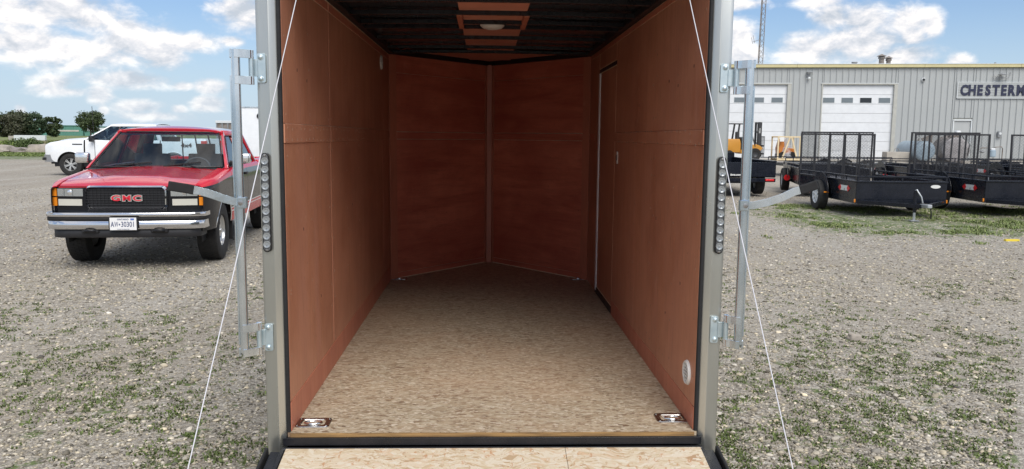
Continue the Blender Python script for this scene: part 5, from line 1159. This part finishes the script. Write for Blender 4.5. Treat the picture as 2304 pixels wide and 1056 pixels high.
# pallets/steps by the wall
# ================================================================ left distance
def boxtrailer(label,x,y,w_,l_,z1,mat_,rz=0):
    o=thing('box_trailer',label,'trailer',(x,y,0),rz); MB().box(0,w_,0,l_,.55,z1).build('body',mat_,o,bevel=.04,seg=2)
    MB().box(-.02,w_+.02,-.02,.05,z1-.04,z1+.02).build('roof_trim','galvanised',o,bevel=.01); MB().box(-.02,.05,-.02,.04,.5,z1).build('corner_trim','galvanised',o,bevel=.01)
    for xx in (.0,w_): MB().lathe((xx,l_*.55,.36),(1 if xx else -1,0,0),[(0,.05),(.2,.06),(.34,.08),(.36,.04),(.36,-.1)],18).build('wheel','tyre_rubber',o,smooth=40)
    MB().box(.2,w_-.2,-.5,0,.45,.55).build('tongue','black_satin',o); return o
o=boxtrailer('white enclosed box trailer parked behind the red pickup',-10.25,30.9,2.4,4.5,2.70,'white_paint',R(4)); MB().lathe((.84,-.005,2.33),(0,-1,0),[(.12,0),(.11,.03),(0,.035)],14).build('round_vent','black_satin',o,smooth=50)
boxtrailer('second pale box trailer just behind the white one',-11.25,35.6,2.0,4,2.62,'trim_light',R(4))
o=thing('stake_trailer','dark grey slat-sided trailer with light top rail behind the red pickup roof','trailer',(-13.0,36.5,0)); MB().box(0,1.6,0,3.5,.6,2.10).build('box','weathered_steel',o,bevel=.02)
for xx in np.linspace(.0,1.6,7): MB().box(xx-.03,xx+.03,-.04,0,.6,2.12).build('slat','lamp_grey',o)
MB().box(-.05,1.65,-.06,.04,2.10,2.22).build('top_rail','trim_light',o,bevel=.01)
for xx in (.1,1.5): MB().cyl((xx-.1,1.8,.35),(xx+.1,1.8,.35),.35,18).build('wheel','tyre_rubber',o,smooth=40)
M('green_metal',(.10,.25,.20),(.08,.21,.17),.6,(1,1,.1),rough=.6); M('pale_band',(.50,.47,.42),(.42,.40,.36),.4,rough=.7)
o=thing('green_warehouse','long green metal warehouse with pale band on the far left horizon','building',(-180,305,.2))
MB().box(0,29,0,30,-1,3.95).build('wall','green_metal',o); MB().box(6.0,27.5,-.12,0,1.75,2.35).build('wall_band','pale_band',o); MB().box(-.2,29.2,-.3,.1,3.95,4.1).build('roof_edge','green_metal',o)
for i in range(28): MB().box(i+.5,i+.58,-.08,0,-.5,3.95).build('wall_rib','green_metal',o)
MB().box(8.5,11,4,7,4.0,4.75).build('roof_unit','trim_light',o); MB().box(8.2,11.6,3.5,7.2,4.75,4.9).build('roof_unit','trim_light',o)
o=thing('far_annex','low grey and green annex beside the far green warehouse','building',(-150.5,305,.2)); MB().box(0,8,2,20,-1,3.3).build('wall','trim_light',o); MB().box(.0,8.4,0,1.9,-1,2.0).build('low_wall','green_metal',o); MB().box(3,5,1.8,2,2.4,2.7).build('window','pane_dark',o)
o=thing('white_barrier','low white concrete wall standing in the far left field','wall',(-70.6,120,.2)); MB().box(0,4.6,0,.5,-.2,.92).build('wall','trim_light',o,bevel=.03); MB().box(-.8,0,0,.6,-.2,.80).build('end_block','concrete',o,bevel=.03)
M('bark',(.12,.09,.07),(.07,.055,.045),6,rough=.9)
M('boulder',(.42,.37,.31),(.26,.235,.21),2.2,rough=.9,bump=.6,bdist=.05,detail=8)
def rock(x,y,sx,sy,sz,label,seed,mat_='boulder'):
    bm=bmesh.new(); bmesh.ops.create_icosphere(bm,subdivisions=3,radius=1)
    for v in bm.verts:
        n_=noise.noise(v.co*1.3+Vector((seed,0,0)))*.35+noise.noise(v.co*3.5+Vector((seed,5,0)))*.12
        c_=v.co.copy(); m_=max(abs(c_.x),abs(c_.y),abs(c_.z)); c_=c_.lerp(c_/m_*.85,.55); v.co=Vector((c_.x*sx,c_.y*sy,c_.z*sz))*(1+n_)
    me=bpy.data.meshes.new('boulder'); bm.to_mesh(me); bm.free(); me.materials.append(MATS[mat_]); me.polygons.foreach_set('use_smooth',[True]*len(me.polygons)); me.set_sharp_from_angle(angle=R(40))
    o=bpy.data.objects.new('boulder',me); COL.objects.link(o); o.location=(x,y,float(ground_z(x,y))+sz*.6); return tag(o,label,'boulder','boulders edging the field')
rock(-38.2,60.6,1.5,.6,.42,'long pale boulder at the left photo edge of the field',1); rock(-36.9,61.0,.5,.5,.30,'small brownish boulder between the two long ones',2,'tank_side'); rock(-36.1,60.8,.75,.5,.26,'low dark boulder left of the pale one by the white pickup',4,'tank_side'); rock(-34.3,60.4,1.15,.6,.44,'pale boulder right beside the white pickup nose',3)
rock(-31.6,60.8,1.2,.6,.40,'boulder hidden mostly behind the white pickup bonnet',7)
def foliage(name,pts,size,c0,c1,parent,label=None,kind=None):
    k=len(pts); a=rng.random((k,3))*2-1; a/=np.linalg.norm(a,axis=1)[:,None]; b=rng.random((k,3))*2-1; b-=a*(a*b).sum(1)[:,None]; b/=np.linalg.norm(b,axis=1)[:,None]
    s_=size*(.6+.8*rng.random((k,1))); V=np.stack([pts-a*s_,pts+b*s_*.6,pts+a*s_,pts-b*s_*.6],1).reshape(-1,3); F_=(np.arange(k)*4)[:,None]+[0,1,2,3]
    f=rng.random((k,1)); c=(np.array(c0)*(1-f)+np.array(c1)*f)*(.75+.5*rng.random((k,1)))
    o=soup(name,V,F_,np.repeat(c,4,0),'leafy',None,smooth=False,kind=None); o.parent=parent; return o
def tree(label,x,y,h_,w_,c0,c1,nl=26,per=60,low=.22,leaf=.26,grp='trees on the far left horizon'):
    z=float(ground_z(x,y)); o=thing('broadleaf_tree',label,'tree',(x,y,z),0,grp)
    tr=MB(); tr.tube([(0,0,-.3),(.05,0,h_*.25),(0,.1,h_*.5),(.1,0,h_*.8)],h_*.028,8,scl=[1.2,1,.7,.2]).build('trunk','bark',o,smooth=60)
    mb=MB(); P=[]
    for i in range(nl):
        t_=low+(.93-low)*rng.random(); rad=w_/2*math.sin(PI*min(1,max(.12,(t_-low*.6)/(1.12-low*.6))))**.7*(.35+.65*rng.random()**.5); a=rng.random()*6.283
        c=np.array([rad*math.cos(a),rad*math.sin(a),t_*h_]); mb.tube([(0,0,c[2]*.6),tuple(c*np.array([.6,.6,.88])),tuple(c)],h_*.008,5,scl=[1,.6,.3])
        r=w_*(.13+.09*rng.random()); d=rng.normal(size=(per,3)); d/=np.linalg.norm(d,axis=1)[:,None]; P.append(c+d*(rng.random((per,1))**.45)*r*np.array([1.15,1.15,.8]))
    mb.build('limbs','bark',o); foliage('crown',np.concatenate(P),leaf,c0,c1,o); return o
dk=((.030,.055,.018),(.075,.11,.035))
tree('round leafy tree alone above the white pickup bonnet on the horizon',-138.6,285,8.6,7.6,(.035,.06,.02),(.085,.12,.04),80,80,.22)
tree('tall dark tree at the very left photo edge',-124.5,203,7.0,6.0,*dk,70,70,.05); tree('dark bushy tree second from the left edge',-121.0,206,5.6,5.5,(.05,.06,.03),(.10,.10,.06),70,70,.03)
tree('brownish green spreading tree left of the green warehouse',-122.5,214,6.6,6.5,(.05,.065,.03),(.10,.12,.06),70,70,.05); tree('dense dark green tree in front of the green warehouse',-119.5,215,6.4,5.0,(.028,.06,.028),(.06,.10,.045),75,70,.02)
tree('small tree just right of the dense dark one',-118.0,221,5.6,4.0,*dk,50,60,.1)
def bush(label,x,y,w_,h_,c0,c1):
    z=float(ground_z(x,y)); o=thing('shrub',label,'shrub',(x,y,z),0,'low shrubs behind the boulders'); P=[]
    for i in range(14):
        c=np.array([(rng.random()-.5)*w_,(rng.random()-.5)*1.2,h_*(.25+.5*rng.random())]); d=rng.normal(size=(90,3)); d/=np.linalg.norm(d,axis=1)[:,None]; P.append(c+d*(rng.random((90,1))**.4)*np.array([w_*.16,.4,h_*.30]))
    P=np.concatenate(P); P=P[P[:,2]>.0]; foliage('leaves',P,.07,c0,c1,o); MB().tube([(0,0,-.1),(.1,0,h_*.5)],.03,5).build('stem','bark',o)
for i,(x,w_,h_,c,lb) in enumerate(((-41,3,.9,0,'bright green low shrub cut by the left photo edge'),(-38.6,2.6,.95,0,'yellow-green shrub behind the long left boulder'),(-36.6,2.2,1.2,1,'darker taller shrub between the pale boulders'),(-34.6,2.4,.95,0,'bright low shrub above the pale boulder by the white pickup'),(-32,3,1.0,1,'green shrub mostly hidden by the white pickup bonnet'))):
    bush(lb,x,62.6+.3*(i%2),w_,h_,(.09,.15,.02) if c==0 else (.05,.09,.02),(.20,.27,.05) if c==0 else (.10,.15,.04))
x=rng.uniform(-72,-18,9000); y=64+60*rng.random(9000)**1.5
weeds(x,y,3,.42,.30,(.09,.11,.04),(.22,.21,.10),'field_weeds','tall rough grass covering the far field',.05)
x=rng.uniform(-45,-16,9000); y=rng.uniform(50.5,60,9000)
weeds(x,y,3,.07,.2,(.11,.17,.035),(.20,.25,.07),'verge_grass','short green grass verge before the boulders',.03)
# small litter in the gravel
o=MB().box(0,.22,0,.06,0,.03).build('yellow_strap','strap_yellow'); o.location=(8.25,9.35,float(ground_z(8.2,9.3))); tag(o,'scrap of yellow strapping on the gravel at the right photo edge','litter')
rk=rock(2.9,3.15,.055,.045,.035,'single fist-sized stone lying on the gravel right of the trailer',9); rk['category']='stone'; rk.name='loose_stone'; del rk['group']
